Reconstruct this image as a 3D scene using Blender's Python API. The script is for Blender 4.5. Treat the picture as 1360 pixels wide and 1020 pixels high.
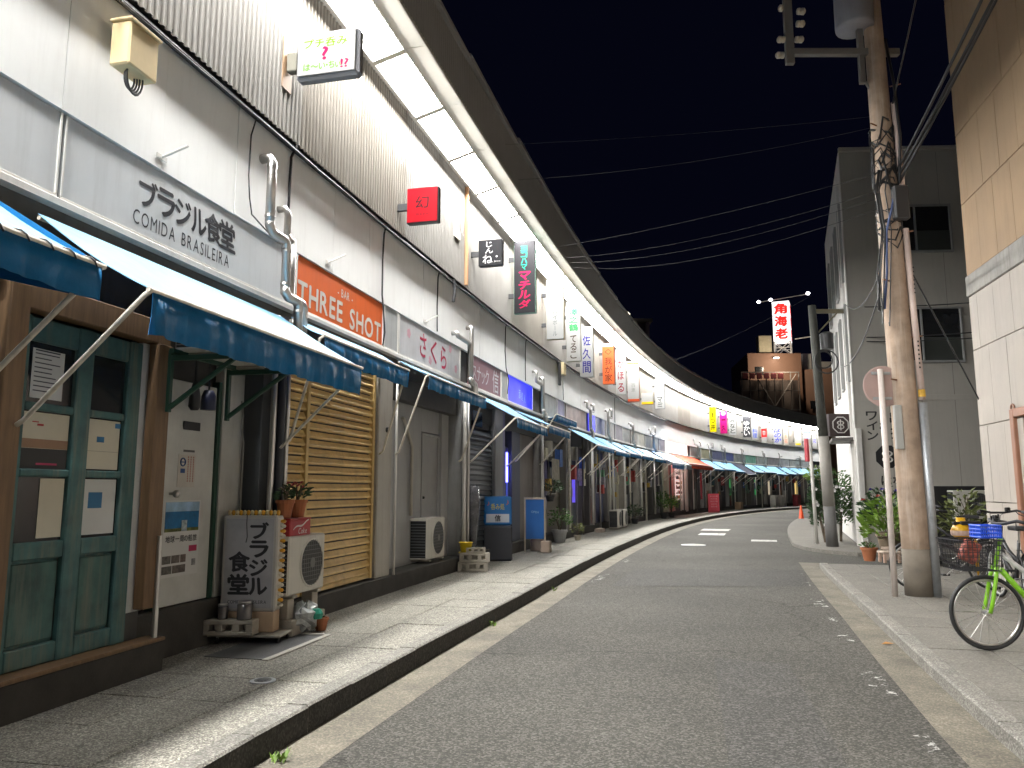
import bpy, math, random
from mathutils import Matrix, Vector
for _o in list(bpy.data.objects): bpy.data.objects.remove(_o)
SC = bpy.context.scene
COL = SC.collection
R = math.radians
PI = math.pi

# ------------------------------------------------------------ camera, sky, exposure
CAM_H = 1.5
cam_d = bpy.data.cameras.new('camera')
cam_d.sensor_fit = 'HORIZONTAL'; cam_d.sensor_width = 36.0
cam_d.lens = 36.0*1015.0/1360.0
cam_d.clip_start = 0.05; cam_d.clip_end = 3000
cam = bpy.data.objects.new('camera', cam_d); COL.objects.link(cam)
cam.location = (0, 0, CAM_H); cam.rotation_euler = (R(90+7.85), 0, 0)
SC.camera = cam
world = bpy.data.worlds.new('World'); SC.world = world; world.use_nodes = True
wn = world.node_tree; bg = wn.nodes['Background']
sky = wn.nodes.new('ShaderNodeTexSky'); sky.sky_type = 'NISHITA'; sky.sun_disc = False
sky.sun_elevation = R(-6.0); sky.sun_rotation = R(250)
wn.links.new(sky.outputs[0], bg.inputs[0]); bg.inputs[1].default_value = 0.085
glow_bg = wn.nodes.new('ShaderNodeBackground'); glow_bg.inputs[0].default_value = (.22, .27, .90, 1); glow_bg.inputs[1].default_value = .0055   # city glow of the night sky
addw = wn.nodes.new('ShaderNodeAddShader'); wn.links.new(bg.outputs[0], addw.inputs[0]); wn.links.new(glow_bg.outputs[0], addw.inputs[1])
wn.links.new(addw.outputs[0], wn.nodes['World Output'].inputs[0])
sun_d = bpy.data.lights.new('moon', 'SUN'); sun_d.energy = 0.012; sun_d.angle = R(10); sun_d.color = (.8, .88, 1)
sun = bpy.data.objects.new('moon', sun_d); COL.objects.link(sun); sun.rotation_euler = (R(40), 0, R(-70))
SC.view_settings.view_transform = 'Standard'; SC.view_settings.look = 'None'
SC.view_settings.gamma = 1.0; SC.view_settings.use_curve_mapping = False
SC.view_settings.exposure = 0.0
SC.cycles.max_bounces = 8; SC.cycles.diffuse_bounces = 5; SC.cycles.use_denoising = True
SC.cycles.sample_clamp_indirect = 6.0
LAMP = 112.0          # radiance of the ceiling light panels

# ------------------------------------------------------------ materials
def mat(name, col, rough=.6, var=.12, scale=3.0, metal=0.0, bump=0.0, bscale=60.0, streak=0.0, dirt=None, spec=.5, speck=0.0, speck_scale=140.0, emit=None, estr=0.0, stretch=(1,1,1), trans=0.0):
    m = bpy.data.materials.new(name); m.use_nodes = True
    nt = m.node_tree; N = nt.nodes; Lk = nt.links
    b = N['Principled BSDF']
    b.inputs['Roughness'].default_value = rough; b.inputs['Metallic'].default_value = metal
    b.inputs['Specular IOR Level'].default_value = spec
    geo = N.new('ShaderNodeNewGeometry')
    mp = N.new('ShaderNodeMapping'); mp.inputs['Scale'].default_value = stretch
    Lk.new(geo.outputs['Position'], mp.inputs['Vector'])
    def rgb(c, f): return (min(1, c[0]*f), min(1, c[1]*f), min(1, c[2]*f), 1)
    nz = N.new('ShaderNodeTexNoise'); nz.inputs['Scale'].default_value = scale; nz.inputs['Detail'].default_value = 6; nz.inputs['Roughness'].default_value = .62
    Lk.new(mp.outputs[0], nz.inputs['Vector'])
    cr = N.new('ShaderNodeValToRGB')
    cr.color_ramp.elements[0].position = .3; cr.color_ramp.elements[1].position = .7
    cr.color_ramp.elements[0].color = rgb(col, 1-var); cr.color_ramp.elements[1].color = rgb(col, 1+var)
    Lk.new(nz.outputs['Fac'], cr.inputs[0])
    out = cr.outputs[0]
    if streak > 0:
        mp2 = N.new('ShaderNodeMapping'); mp2.inputs['Scale'].default_value = (7, 7, .55)
        Lk.new(geo.outputs['Position'], mp2.inputs['Vector'])
        n2 = N.new('ShaderNodeTexNoise'); n2.inputs['Scale'].default_value = 1.6; n2.inputs['Detail'].default_value = 5; n2.inputs['Roughness'].default_value = .7
        Lk.new(mp2.outputs[0], n2.inputs['Vector'])
        r2 = N.new('ShaderNodeValToRGB'); r2.color_ramp.elements[0].position = .5; r2.color_ramp.elements[1].position = .78
        r2.color_ramp.elements[0].color = (0, 0, 0, 1); r2.color_ramp.elements[1].color = (streak, streak, streak, 1)
        Lk.new(n2.outputs['Fac'], r2.inputs[0])
        mx = N.new('ShaderNodeMix'); mx.data_type = 'RGBA'
        d = dirt or (col[0]*.35, col[1]*.32, col[2]*.28)
        Lk.new(r2.outputs[0], mx.inputs[0]); Lk.new(out, mx.inputs[6]); mx.inputs[7].default_value = (*d, 1)
        out = mx.outputs[2]
    if speck > 0:
        vo = N.new('ShaderNodeTexVoronoi'); vo.inputs['Scale'].default_value = speck_scale
        Lk.new(geo.outputs['Position'], vo.inputs['Vector'])
        hs = N.new('ShaderNodeSeparateColor'); Lk.new(vo.outputs['Color'], hs.inputs[0])
        r3 = N.new('ShaderNodeMapRange'); r3.inputs[1].default_value = 0; r3.inputs[2].default_value = 1
        r3.inputs[3].default_value = 1-speck; r3.inputs[4].default_value = 1+speck*1.3
        pw = N.new('ShaderNodeMath'); pw.operation = 'POWER'; pw.inputs[1].default_value = 2.2
        Lk.new(hs.outputs[0], pw.inputs[0]); Lk.new(pw.outputs[0], r3.inputs[0])
        mm = N.new('ShaderNodeVectorMath'); mm.operation = 'SCALE'
        Lk.new(out, mm.inputs[0]); Lk.new(r3.outputs[0], mm.inputs['Scale']); out = mm.outputs[0]
    Lk.new(out, b.inputs['Base Color'])
    rr = N.new('ShaderNodeMapRange'); rr.inputs[3].default_value = max(.03, rough-.12); rr.inputs[4].default_value = min(1, rough+.12)
    Lk.new(nz.outputs['Fac'], rr.inputs[0]); Lk.new(rr.outputs[0], b.inputs['Roughness'])
    if bump > 0:
        nb = N.new('ShaderNodeTexNoise'); nb.inputs['Scale'].default_value = bscale; nb.inputs['Detail'].default_value = 4
        Lk.new(geo.outputs['Position'], nb.inputs['Vector'])
        bp = N.new('ShaderNodeBump'); bp.inputs['Strength'].default_value = bump; bp.inputs['Distance'].default_value = .01
        Lk.new(nb.outputs['Fac'], bp.inputs['Height']); Lk.new(bp.outputs[0], b.inputs['Normal'])
    if trans > 0:
        b.inputs['Transmission Weight'].default_value = trans
    if emit:
        b.inputs['Emission Color'].default_value = (*emit, 1); b.inputs['Emission Strength'].default_value = estr
    return m

def P2(col, rough=.6, **k):       # print and plastics of the projecting signs
    k.setdefault('spec', .05); return P(tuple(c*.55 for c in col), rough, **k)
MATS = {}
def P(col, rough=.55, **k):
    key = (tuple(round(c, 3) for c in col), rough, tuple(sorted((a, str(b)) for a, b in k.items())))
    if key not in MATS: MATS[key] = mat('paint_%d' % len(MATS), col, rough, **k)
    return MATS[key]
def glow(col, strength):
    return P((.02, .02, .02), .4, emit=col, estr=strength)

def asphalt_mat():
    m = mat('asphalt', (.086, .082, .071), .85, var=.14, scale=.7, bump=.7, bscale=75, speck=.46, speck_scale=82, spec=.2)
    nt = m.node_tree; N = nt.nodes; Lk = nt.links
    b = N['Principled BSDF']; src = b.inputs['Base Color'].links[0].from_socket
    geo = N.new('ShaderNodeNewGeometry')
    # meandering cracks
    nz = N.new('ShaderNodeTexNoise'); nz.inputs['Scale'].default_value = 1.3; nz.inputs['Detail'].default_value = 5
    Lk.new(geo.outputs['Position'], nz.inputs['Vector'])
    ad = N.new('ShaderNodeVectorMath'); ad.operation = 'MULTIPLY_ADD'; ad.inputs[1].default_value = (.9, .9, 0)
    Lk.new(nz.outputs['Color'], ad.inputs[0]); Lk.new(geo.outputs['Position'], ad.inputs[2])
    vo = N.new('ShaderNodeTexVoronoi'); vo.feature = 'DISTANCE_TO_EDGE'; vo.inputs['Scale'].default_value = .22
    Lk.new(ad.outputs[0], vo.inputs['Vector'])
    lt = N.new('ShaderNodeMapRange'); lt.inputs[1].default_value = .0005; lt.inputs[2].default_value = .004; lt.inputs[3].default_value = .62; lt.inputs[4].default_value = 1
    Lk.new(vo.outputs['Distance'], lt.inputs[0])
    # patches of other asphalt ages
    v2 = N.new('ShaderNodeTexNoise'); v2.inputs['Scale'].default_value = .28; v2.inputs['Detail'].default_value = 3
    Lk.new(geo.outputs['Position'], v2.inputs['Vector'])
    m2 = N.new('ShaderNodeMapRange'); m2.inputs[1].default_value = .35; m2.inputs[2].default_value = .65; m2.inputs[3].default_value = .82; m2.inputs[4].default_value = 1.15
    Lk.new(v2.outputs['Fac'], m2.inputs[0])
    mu = N.new('ShaderNodeMath'); mu.operation = 'MULTIPLY'; Lk.new(lt.outputs[0], mu.inputs[0]); Lk.new(m2.outputs[0], mu.inputs[1])
    sc = N.new('ShaderNodeVectorMath'); sc.operation = 'SCALE'; Lk.new(src, sc.inputs[0]); Lk.new(mu.outputs[0], sc.inputs['Scale'])
    Lk.new(sc.outputs[0], b.inputs['Base Color'])
    return m

ASPH = asphalt_mat()
ASPH2 = mat('asphalt_patch', (.079, .076, .069), .85, var=.16, scale=.9, bump=.7, bscale=75, speck=.46, speck_scale=86, spec=.2)
CONC = mat('concrete', (.175, .163, .14), .85, var=.16, scale=2.2, bump=.35, bscale=70, speck=.25, speck_scale=90, streak=.25)
CONC2 = mat('gutter_concrete', (.155, .138, .105), .85, var=.38, scale=2.4, bump=.35, bscale=60, speck=.3, speck_scale=100)
SLAB = mat('paving_slab', (.265, .25, .212), .85, var=.16, scale=1.8, bump=.5, bscale=110, speck=.55, speck_scale=120)
SLAB2 = mat('paving_slab_pale', (.275, .26, .22), .85, var=.16, scale=1.8, bump=.5, bscale=110, speck=.5, speck_scale=120)
KERB = mat('kerb_stone', (.215, .203, .178), .85, var=.2, scale=3, bump=.45, bscale=70, speck=.4, speck_scale=110)
PLIN = mat('plinth_shade', (.055, .052, .047), .9, var=.35, scale=3, bump=.4, bscale=60)  # plinth colour darkened to hold the shade under the awnings
WALLW = mat('white_wall', (.90, .90, .885), .6, spec=.2, var=.03, scale=2, streak=.18, dirt=(.60, .58, .55))
KERBD = mat('kerb_shade', (.045, .043, .038), .9, var=.35, scale=5, bump=.6, bscale=60, speck=.4, speck_scale=70)  # shade on the kerb's road face, put into its colour
LAMPS = mat('lamp_side_glow', (.7, .7, .68), .6, var=0, emit=(1, .97, .92), estr=2.2)  # casing side made to glow, lifting the soffit and upper sheets
CORR = mat('corrugated_white', (.212, .203, .19), .8, var=.06, scale=1.5, streak=.25, dirt=(.12, .098, .077), spec=0)
CORR2 = mat('corrugated_white_older', (.178, .164, .145), .8, var=.08, scale=1.2, streak=.4, dirt=(.11, .085, .06), spec=0)
SOFF = mat('soffit_board', (.60, .575, .52), .7, var=.05, scale=1.5, spec=.1)
FASC = mat('fascia_grey', (.24, .235, .23), .5, var=.1, scale=2)
LAMPM = mat('lamp_diffuser', (.8, .8, .8), .5, var=0, emit=(1.0, .99, .965), estr=LAMP)
BLACK = mat('black_plastic', (.018, .018, .02), .5, var=.2)
CABLE = mat('cable', (.012, .012, .013), .45, var=.2)
STEEL = mat('brushed_steel', (.58, .56, .54), .36, metal=1.0, var=.05, scale=4)
GALV = mat('galvanised', (.42, .44, .46), .5, metal=.7, var=.15, scale=12)
WHITEP = mat('white_pipe', (.70, .68, .64), .45, var=.08, streak=.3)
BARW = mat('awning_bar', (.66, .62, .54), .4, var=.2, scale=14, streak=.3, dirt=(.35, .22, .1))
ACW = mat('aircon_case', (.62, .60, .54), .5, var=.06, streak=.25)
GRILL = mat('grille_dark', (.03, .03, .032), .5)
DARKW = mat('dark_wall', (.07, .068, .065), .7, var=.25, scale=3, streak=.3)
WOOD = mat('wood_post', (.17, .10, .05), .6, var=.3, scale=6, stretch=(6, 6, .5))
TERRA = mat('terracotta', (.34, .12, .05), .8, var=.2)
GLASSD = mat('dark_glass', (.02, .022, .025), .08, var=.1, spec=.8)
BLOCK = mat('cinder_block', (.36, .33, .28), .9, var=.15, bump=.5, bscale=80)

# ------------------------------------------------------------ facade curve
KS = [-20, 0, 6, 12, 18, 26, 36, 46, 58, 72, 95]
KA = [9.5, 12.04, 13.51, 15.04, 16.74, 19.23, 22.98, 28.26, 34.74, 41.71, 50]
def interp(x, xs, ys):
    if x <= xs[0]: return ys[0]
    for i in range(len(xs)-1):
        if x <= xs[i+1]:
            f = (x-xs[i])/(xs[i+1]-xs[i]); return ys[i]+f*(ys[i+1]-ys[i])
    return ys[-1]
DS = .05
_S = [-20+DS*i for i in range(2301)]
_T = [R(interp(s, KS, KA)) for s in _S]
_X = [0.0]; _Y = [0.0]
for i in range(2300):
    _X.append(_X[-1]+math.sin(_T[i])*DS); _Y.append(_Y[-1]+math.cos(_T[i])*DS)
_ox = -3.317-_X[400]; _oy = 3.0-_Y[400]
_X = [x+_ox for x in _X]; _Y = [y+_oy for y in _Y]
def head(s): return R(interp(s, KS, KA))
def F(s, d=0.0, z=0.0):
    f = (s+20)/DS; i = max(0, min(2299, int(f))); a = f-i; th = head(s)
    return Vector((_X[i]+a*(_X[i+1]-_X[i])+d*math.cos(th), _Y[i]+a*(_Y[i+1]-_Y[i])-d*math.sin(th), z))
def frame(s, d=0.0, z=0.0, turn=0.0):      # x along the row, -y towards the street
    return Matrix.Translation(F(s, d, z)) @ Matrix.Rotation(PI/2-head(s)+turn, 4, 'Z')
def place(x, y, z=0.0, rz=0.0):
    return Matrix.Translation((x, y, z)) @ Matrix.Rotation(rz, 4, 'Z')

# ------------------------------------------------------------ mesh builder
class MB:
    def __init__(s): s.v = []; s.f = []; s.smooth = False
    def add(s, vs, fs, M=None):
        n = len(s.v)
        s.v += [tuple(M @ Vector(v)) if M else tuple(v) for v in vs]
        s.f += [tuple(i+n for i in f) for f in fs]; return s
    def box(s, x0, x1, y0, y1, z0, z1, M=None):
        vs = [(x, y, z) for x in (x0, x1) for y in (y0, y1) for z in (z0, z1)]
        return s.add(vs, [(0, 1, 3, 2), (4, 6, 7, 5), (0, 4, 5, 1), (2, 3, 7, 6), (0, 2, 6, 4), (1, 5, 7, 3)], M)
    def cbox(s, x0, x1, y0, y1, z0, z1, b=.008, M=None):
        c = ((x0+x1)/2, (y0+y1)/2, (z0+z1)/2); h = (abs(x1-x0)/2, abs(y1-y0)/2, abs(z1-z0)/2)
        b = min(b, min(h)*.45); vs = []; ix = {}
        for sx in (-1, 1):
            for sy in (-1, 1):
                for sz in (-1, 1):
                    sg = (sx, sy, sz)
                    for a in range(3):
                        ix[(sg, a)] = len(vs)
                        vs.append(tuple(c[k]+sg[k]*(h[k]-(0 if k == a else b)) for k in range(3)))
        fs = []
        for a in range(3):
            p, q = (a+1) % 3, (a+2) % 3
            for sa in (-1, 1):
                def sg(u, v):
                    t = [0, 0, 0]; t[a] = sa; t[p] = u; t[q] = v; return tuple(t)
                f = [ix[(sg(u, v), a)] for u, v in ((-1, -1), (1, -1), (1, 1), (-1, 1))]
                fs.append(tuple(f if sa > 0 else f[::-1]))
            for su in (-1, 1):
                for sv in (-1, 1):
                    def e(w):
                        t = [0, 0, 0]; t[a] = w; t[p] = su; t[q] = sv; return tuple(t)
                    f = (ix[(e(-1), p)], ix[(e(1), p)], ix[(e(1), q)], ix[(e(-1), q)])
                    fs.append(f if su*sv > 0 else f[::-1])
        for sx in (-1, 1):
            for sy in (-1, 1):
                for sz in (-1, 1):
                    f = tuple(ix[((sx, sy, sz), a)] for a in range(3))
                    fs.append(f if sx*sy*sz > 0 else f[::-1])
        return s.add(vs, fs, M)
    def tube(s, pts, r, n=8, M=None, caps=True):
        pts = [Vector(p) for p in pts]; rr = r if isinstance(r, (list, tuple)) else [r]*len(pts)
        vs = []; fs = []; prev = None
        for i, p in enumerate(pts):
            t = (pts[min(i+1, len(pts)-1)]-pts[max(i-1, 0)])
            if t.length < 1e-9: t = Vector((0, 0, 1))
            t.normalize()
            if prev is None:
                a = Vector((1, 0, 0)) if abs(t.x) < .9 else Vector((0, 1, 0))
            else: a = prev
            u = (a-t*a.dot(t)); u.normalize(); w = t.cross(u); prev = u
            for k in range(n):
                g = 2*PI*k/n; vs.append(p+u*(math.cos(g)*rr[i])+w*(math.sin(g)*rr[i]))
        for i in range(len(pts)-1):
            for k in range(n):
                fs.append((i*n+k, i*n+(k+1) % n, (i+1)*n+(k+1) % n, (i+1)*n+k))
        if caps: fs.append(tuple(range(n))[::-1]); fs.append(tuple((len(pts)-1)*n+k for k in range(n)))
        return s.add(vs, fs, M)
    def lathe(s, prof, n=16, M=None):          # prof: (r, z)
        vs = []; fs = []
        for r, z in prof:
            for k in range(n): vs.append((r*math.cos(2*PI*k/n), r*math.sin(2*PI*k/n), z))
        for i in range(len(prof)-1):
            for k in range(n): fs.append((i*n+k, i*n+(k+1) % n, (i+1)*n+(k+1) % n, (i+1)*n+k))
        fs.append(tuple(range(n))[::-1]); fs.append(tuple((len(prof)-1)*n+k for k in range(n)))
        return s.add(vs, fs, M)
    def prism(s, poly, y0, y1, M=None):        # poly in x,z extruded along y
        n = len(poly)
        vs = [(x, y0, z) for x, z in poly]+[(x, y1, z) for x, z in poly]
        fs = [tuple(range(n)), tuple(range(2*n-1, n-1, -1))]+[(i, i+n, (i+1) % n+n, (i+1) % n) for i in range(n)]
        return s.add(vs, fs, M)
    def torus(s, c, R_, r, axis='Y', n=32, m=8, M=None, sx=1, sz=1):
        vs = []; fs = []
        for i in range(n):
            a = 2*PI*i/n
            for k in range(m):
                b = 2*PI*k/m; q = R_+r*math.cos(b); h = r*math.sin(b)
                if axis == 'Y': vs.append((c[0]+q*math.cos(a)*sx, c[1]+h, c[2]+q*math.sin(a)*sz))
                elif axis == 'Z': vs.append((c[0]+q*math.cos(a), c[1]+q*math.sin(a), c[2]+h))
                else: vs.append((c[0]+h, c[1]+q*math.cos(a), c[2]+q*math.sin(a)))
        for i in range(n):
            for k in range(m):
                fs.append((i*m+k, ((i+1) % n)*m+k, ((i+1) % n)*m+(k+1) % m, i*m+(k+1) % m))
        return s.add(vs, fs, M)
    def mesh(s, name):
        me = bpy.data.meshes.new(name); me.from_pydata([tuple(v) for v in s.v], [], s.f); me.update()
        if s.smooth:
            for p in me.polygons: p.use_smooth = True
        return me
    def build(s, name, m, parent=None, M=None, label=None, smooth=None):
        if smooth is not None: s.smooth = smooth
        return obj(name, s.mesh(name), m, parent, M, label)
def obj(name, me, m, parent=None, M=None, label=None):
    o = bpy.data.objects.new(name, me); COL.objects.link(o)
    if m is not None and len(me.materials) == 0: me.materials.append(m)
    if M is not None: o.matrix_local = M
    if parent is not None: o.parent = parent
    if label: o['label'] = label
    return o
def tag(o, label, cat, group=None):
    o['label'] = label; o['category'] = cat
    if group: o['group'] = group
    return o
def thing(name, label, cat, M, group=None):
    o = bpy.data.objects.new(name, None); COL.objects.link(o); o.empty_display_size = .2
    o.matrix_local = M; return tag(o, label, cat, group)
def struct(o): o['kind'] = 'structure'; return o
def stuff(o): o['kind'] = 'stuff'; return o
def copy_tree(o, parent=None, M=None):
    c = o.copy(); COL.objects.link(c); c.parent = parent
    if M is not None: c.matrix_local = M
    for ch in list(o.children): copy_tree(ch, c)
    return c

# ------------------------------------------------------------ lettering
_CH = {}
def glyph(ch, bold):
    k = (ch, bold)
    if k not in _CH:
        cu = bpy.data.curves.new('glyph', 'FONT'); cu.body = ch; cu.resolution_u = 3; cu.offset = bold
        ob = bpy.data.objects.new('glyph', cu)
        me = ob.to_mesh()
        vs = [(v.co.x, v.co.y) for v in me.vertices]; fs = [tuple(p.vertices) for p in me.polygons]
        ob.to_mesh_clear(); bpy.data.objects.remove(ob); bpy.data.curves.remove(cu)
        _CH[k] = (vs, fs)
    return _CH[k]
# lettering on a sheet: frame 'front' faces -y (x to the right), 'side' faces -x (right is -y)
def put(mb, ch, cx, cy, w, h, bold, face, off, rot=0, shear=0.0, fit=True):
    vs, fs = glyph(ch, 0)
    if not vs: return
    x0 = min(v[0] for v in vs); x1 = max(v[0] for v in vs); y0 = min(v[1] for v in vs); y1 = max(v[1] for v in vs)
    sx = w/max(x1-x0, 1e-3); sy = h/max(y1-y0, 1e-3)
    if fit: sx = min(sx, sy*1.35); sy = min(sy, sx*1.35)
    for i, (ox, oy) in enumerate(((0, 0), (bold, 0), (-bold, 0), (0, bold), (0, -bold)) if bold else ((0, 0),)):
        out = []; of = off-i*.00025
        for x, y in vs:
            a = (x+ox-(x0+x1)/2)*sx; b = (y+oy-(y0+y1)/2)*sy
            if rot: a, b = a*math.cos(rot)-b*math.sin(rot), a*math.sin(rot)+b*math.cos(rot)
            a += shear*b
            out.append((cx+a, of, cy+b) if face == 'front' else (of, -(cx+a), cy+b))
        mb.add(out, fs)
def hline(mb, txt, cx, cy, w, h, bold=.0, face='front', off=0.0, gap=.12, slope=0.0, shear=0.0):
    ws = []
    for ch in txt:
        if ch == ' ': ws.append(.35); continue
        vs, fs = glyph(ch, 0); ws.append((max(v[0] for v in vs)-min(v[0] for v in vs)))
    ref = .72
    tot = sum(ws)+gap*(len(txt)-1); k = w/tot; x = cx-w/2
    for ch, q in zip(txt, ws):
        if ch != ' ':
            vs, fs = glyph(ch, 0); ya = min(v[1] for v in vs); yb = max(v[1] for v in vs)
            top = .95 if max(ord(c) for c in txt) > 255 else .72
            hh = h*(yb-ya)/top; yc = cy+h*(((ya+yb)/2-(top/2 if top < .9 else .38))/top)
            xx = x+q*k/2
            put(mb, ch, xx, yc+slope*(xx-cx), q*k, hh, bold, face, off, fit=False, shear=shear)
        x += (q+gap)*k
def vline(mb, txt, cx, z0, z1, w, bold=.0, face='side', off=0.0, shear=0.0, fill=.86):
    n = len(txt); c = (z1-z0)/n
    for i, ch in enumerate(txt):
        zz = z1-c*(i+.5)
        small = .6 if ch in 'ょっャュョァィ' else 1
        if ch == 'ー': put(mb, ch, cx, zz, c*fill, w*.12, bold, face, off, rot=-PI/2, fit=False)
        elif ch in '一二': put(mb, ch, cx, zz, w*.9, c*(.12 if ch == '一' else .6), bold, face, off, fit=False)
        else: put(mb, ch, cx, zz, w*small, c*fill*small, bold, face, off, shear=shear)
# ------------------------------------------------------------ ground, road, pavements
def kL(s): return interp(s, [-20, 2, 8, 20, 95], [1.5, 1.56, 1.76, 1.9, 1.9])
def kR(s): return interp(s, [-20, 3, 8, 15, 20, 95], [5.3, 5.69, 5.93, 6.12, 5.95, 5.9])
def strip(d0, d1, z, s0, s1, ds=1.0, thick=0.0):
    mb = MB(); n = max(1, int(round((s1-s0)/ds))); vs = []; fs = []
    f0 = d0 if callable(d0) else (lambda s: d0); f1 = d1 if callable(d1) else (lambda s: d1)
    for i in range(n+1):
        s = s0+(s1-s0)*i/n
        vs += [F(s, f0(s), z), F(s, f1(s), z)]
        if thick: vs += [F(s, f1(s), z-thick), F(s, f0(s), z-thick)]
    k = 4 if thick else 2
    for i in range(n):
        a = i*k; b = a+k
        fs.append((a, a+1, b+1, b))
        if thick: fs += [(a+1, a+2, b+2, b+1), (a+2, a+3, b+3, b+2), (a+3, a, b, b+3)]
    if thick: fs += [(0, 3, 2, 1), (n*4, n*4+1, n*4+2, n*4+3)]
    return mb.add(vs, fs)
def block(s0, s1, d0, d1, z0, z1, n=1, b=0.0):   # solid piece following the curve
    f0 = d0 if callable(d0) else (lambda s: d0); f1 = d1 if callable(d1) else (lambda s: d1)
    mb = MB(); vs = []; fs = []
    for i in range(n+1):
        s = s0+(s1-s0)*i/n
        e = b if i in (0, n) else 0
        vs += [F(s, f0(s), z0), F(s, f0(s), z1-b), F(s, f0(s)+b, z1), F(s, f1(s)-b, z1), F(s, f1(s), z1-b), F(s, f1(s), z0)]
    for i in range(n):
        a = i*6; c = a+6
        for j in range(6): fs.append((a+j, a+(j+1) % 6, c+(j+1) % 6, c+j))
    fs += [(5, 4, 3, 2, 1, 0), tuple(n*6+j for j in range(6))]
    return mb.add(vs, fs)

g = MB(); g.add([(-500, -300, -.03), (500, -300, -.03), (500, 700, -.03), (-500, 700, -.03)], [(0, 1, 2, 3)])
struct(g.build('ground', ASPH2))
struct(strip(lambda s: kL(s)-.05, 13.0, 0.0, -18, 90, 1.0).build('road', ASPH))
struct(strip(lambda s: kL(s)-.02, lambda s: kL(s)+.36, .004, -18, 90, .5).build('gutter', CONC2))
struct(strip(lambda s: kR(s)-.31, lambda s: kR(s)+.1, .004, -18, 15.2, .5).build('gutter', CONC2))
def patch(name, uv, z, m):
    q = MB(); q.add([F(s, d, z) for s, d in uv], [tuple(range(len(uv)))]); return struct(q.build(name, m))
patch('road_patch', [(10.2, 2.6), (10.9, 5.6), (13.6, 5.75), (12.9, 2.7)], .004, ASPH2)
patch('road_patch', [(-1, 4.05), (5.2, 4.1), (5.1, 4.72), (-1, 4.7)], .004, ASPH2)
# worn white paint
def paint_mat(lo=.53, hi=.60):
    m = mat('road_paint', (.42, .41, .38), .7, var=.12, scale=8)
    nt = m.node_tree; N = nt.nodes; Lk = nt.links
    b = N['Principled BSDF']
    geo = N.new('ShaderNodeNewGeometry'); nz = N.new('ShaderNodeTexNoise'); nz.inputs['Scale'].default_value = 9; nz.inputs['Detail'].default_value = 7; nz.inputs['Roughness'].default_value = .75
    Lk.new(geo.outputs['Position'], nz.inputs['Vector'])
    r = N.new('ShaderNodeMapRange'); r.inputs[1].default_value = lo; r.inputs[2].default_value = hi
    Lk.new(nz.outputs['Fac'], r.inputs[0]); Lk.new(r.outputs[0], b.inputs['Alpha'])
    return m
PAINT = paint_mat()
PAINT2 = paint_mat(.36, .46)
rk = random.Random(4)
s = 1.5
while s < 14:
    l = rk.uniform(.25, .9); w = rk.uniform(.05, .12)
    struct(strip(lambda q: kR(q)-.42-w, lambda q: kR(q)-.40+w*.3, .004, s, s+l, .3).build('road_marking', PAINT)); s += l+rk.uniform(.5, 1.6)
for s0, s1 in ((10.6, 11.9), (14.2, 14.9)):
    struct(strip(lambda q: kL(q)+.42, lambda q: kL(q)+.56, .004, s0, s1, .3).build('road_marking', PAINT))
for s0, s1, d0, d1 in ((24.7, 25.9, 3.15, 4.0), (27.6, 28.9, 2.95, 3.95), (21.9, 22.7, 4.9, 5.62)):
    struct(strip(d0, d1, .005, s0, s1, .5).build('road_marking', PAINT2))
def manhole(M, r, m, label):
    t = thing('manhole_cover', label, 'manhole', M)
    q = MB(); q.lathe([(r, 0), (r, .006), (r-.012, .008)], 28); q.build('frame', GALV, t)
    q = MB(); q.lathe([(r-.03, 0), (r-.03, .011)], 28); q.build('lid', m, t)
    q = MB()
    for i in range(-4, 5):
        h = math.sqrt(max(0, (r-.05)**2-(i*r/5)**2)); q.box(-h, h, i*r/5-.012, i*r/5+.012, .011, .014)
    q.build('ribs', m, t)
manhole(Matrix.Translation(F(19.8, 3.42, .004)), .33, P((.5, .48, .44), .5), 'round pale manhole cover in the middle of the road')
manhole(Matrix.Translation(F(2.94, .94, .151)), .09, P((.12, .12, .12), .4), 'small round metal cover in the pavement by the near kerb')

pave = struct(block(-18, 90, -.7, lambda s: kL(s)-.16, -.02, .138, 108).build('pavement', SLAB))
s = -1.2
rk = random.Random(9)
while s < 22:
    for (a, b) in ((.01, .50), (.508, 1.0), (1.008, None)):
        e = (lambda q: kL(q)-.166) if b is None else b
        dz = rk.uniform(-.003, .003)
        block(s, s+.592, a, e, .10, .150+dz, 1, .004).build('slab', SLAB if rk.random() < .6 else SLAB2, pave)
    s += .6
struct(block(22, 90, -.02, lambda s: kL(s)-.162, .1, .150, 68).build('pavement', SLAB2))
kb = struct(block(-18, -1.2, lambda s: kL(s)-.155, kL, -.02, .168, 18, .012).build('kerb', KERB))
s = -1.2
while s < 46:
    block(s, s+.594, lambda q: kL(q)-.155, kL, -.02, .168+rk.uniform(-.004, .004), 1, .014).build('kerb_stone', KERB, kb); s += .6
block(s, 90, lambda q: kL(q)-.155, kL, -.02, .168, 45, .012).build('kerb_stone', KERB, kb)
def shade_face(o, j):  # second material slot paints the shade on one kerb face
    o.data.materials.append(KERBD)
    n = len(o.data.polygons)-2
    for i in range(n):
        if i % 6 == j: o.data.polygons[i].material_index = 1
for o in [kb]+list(kb.children): shade_face(o, 4)
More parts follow.
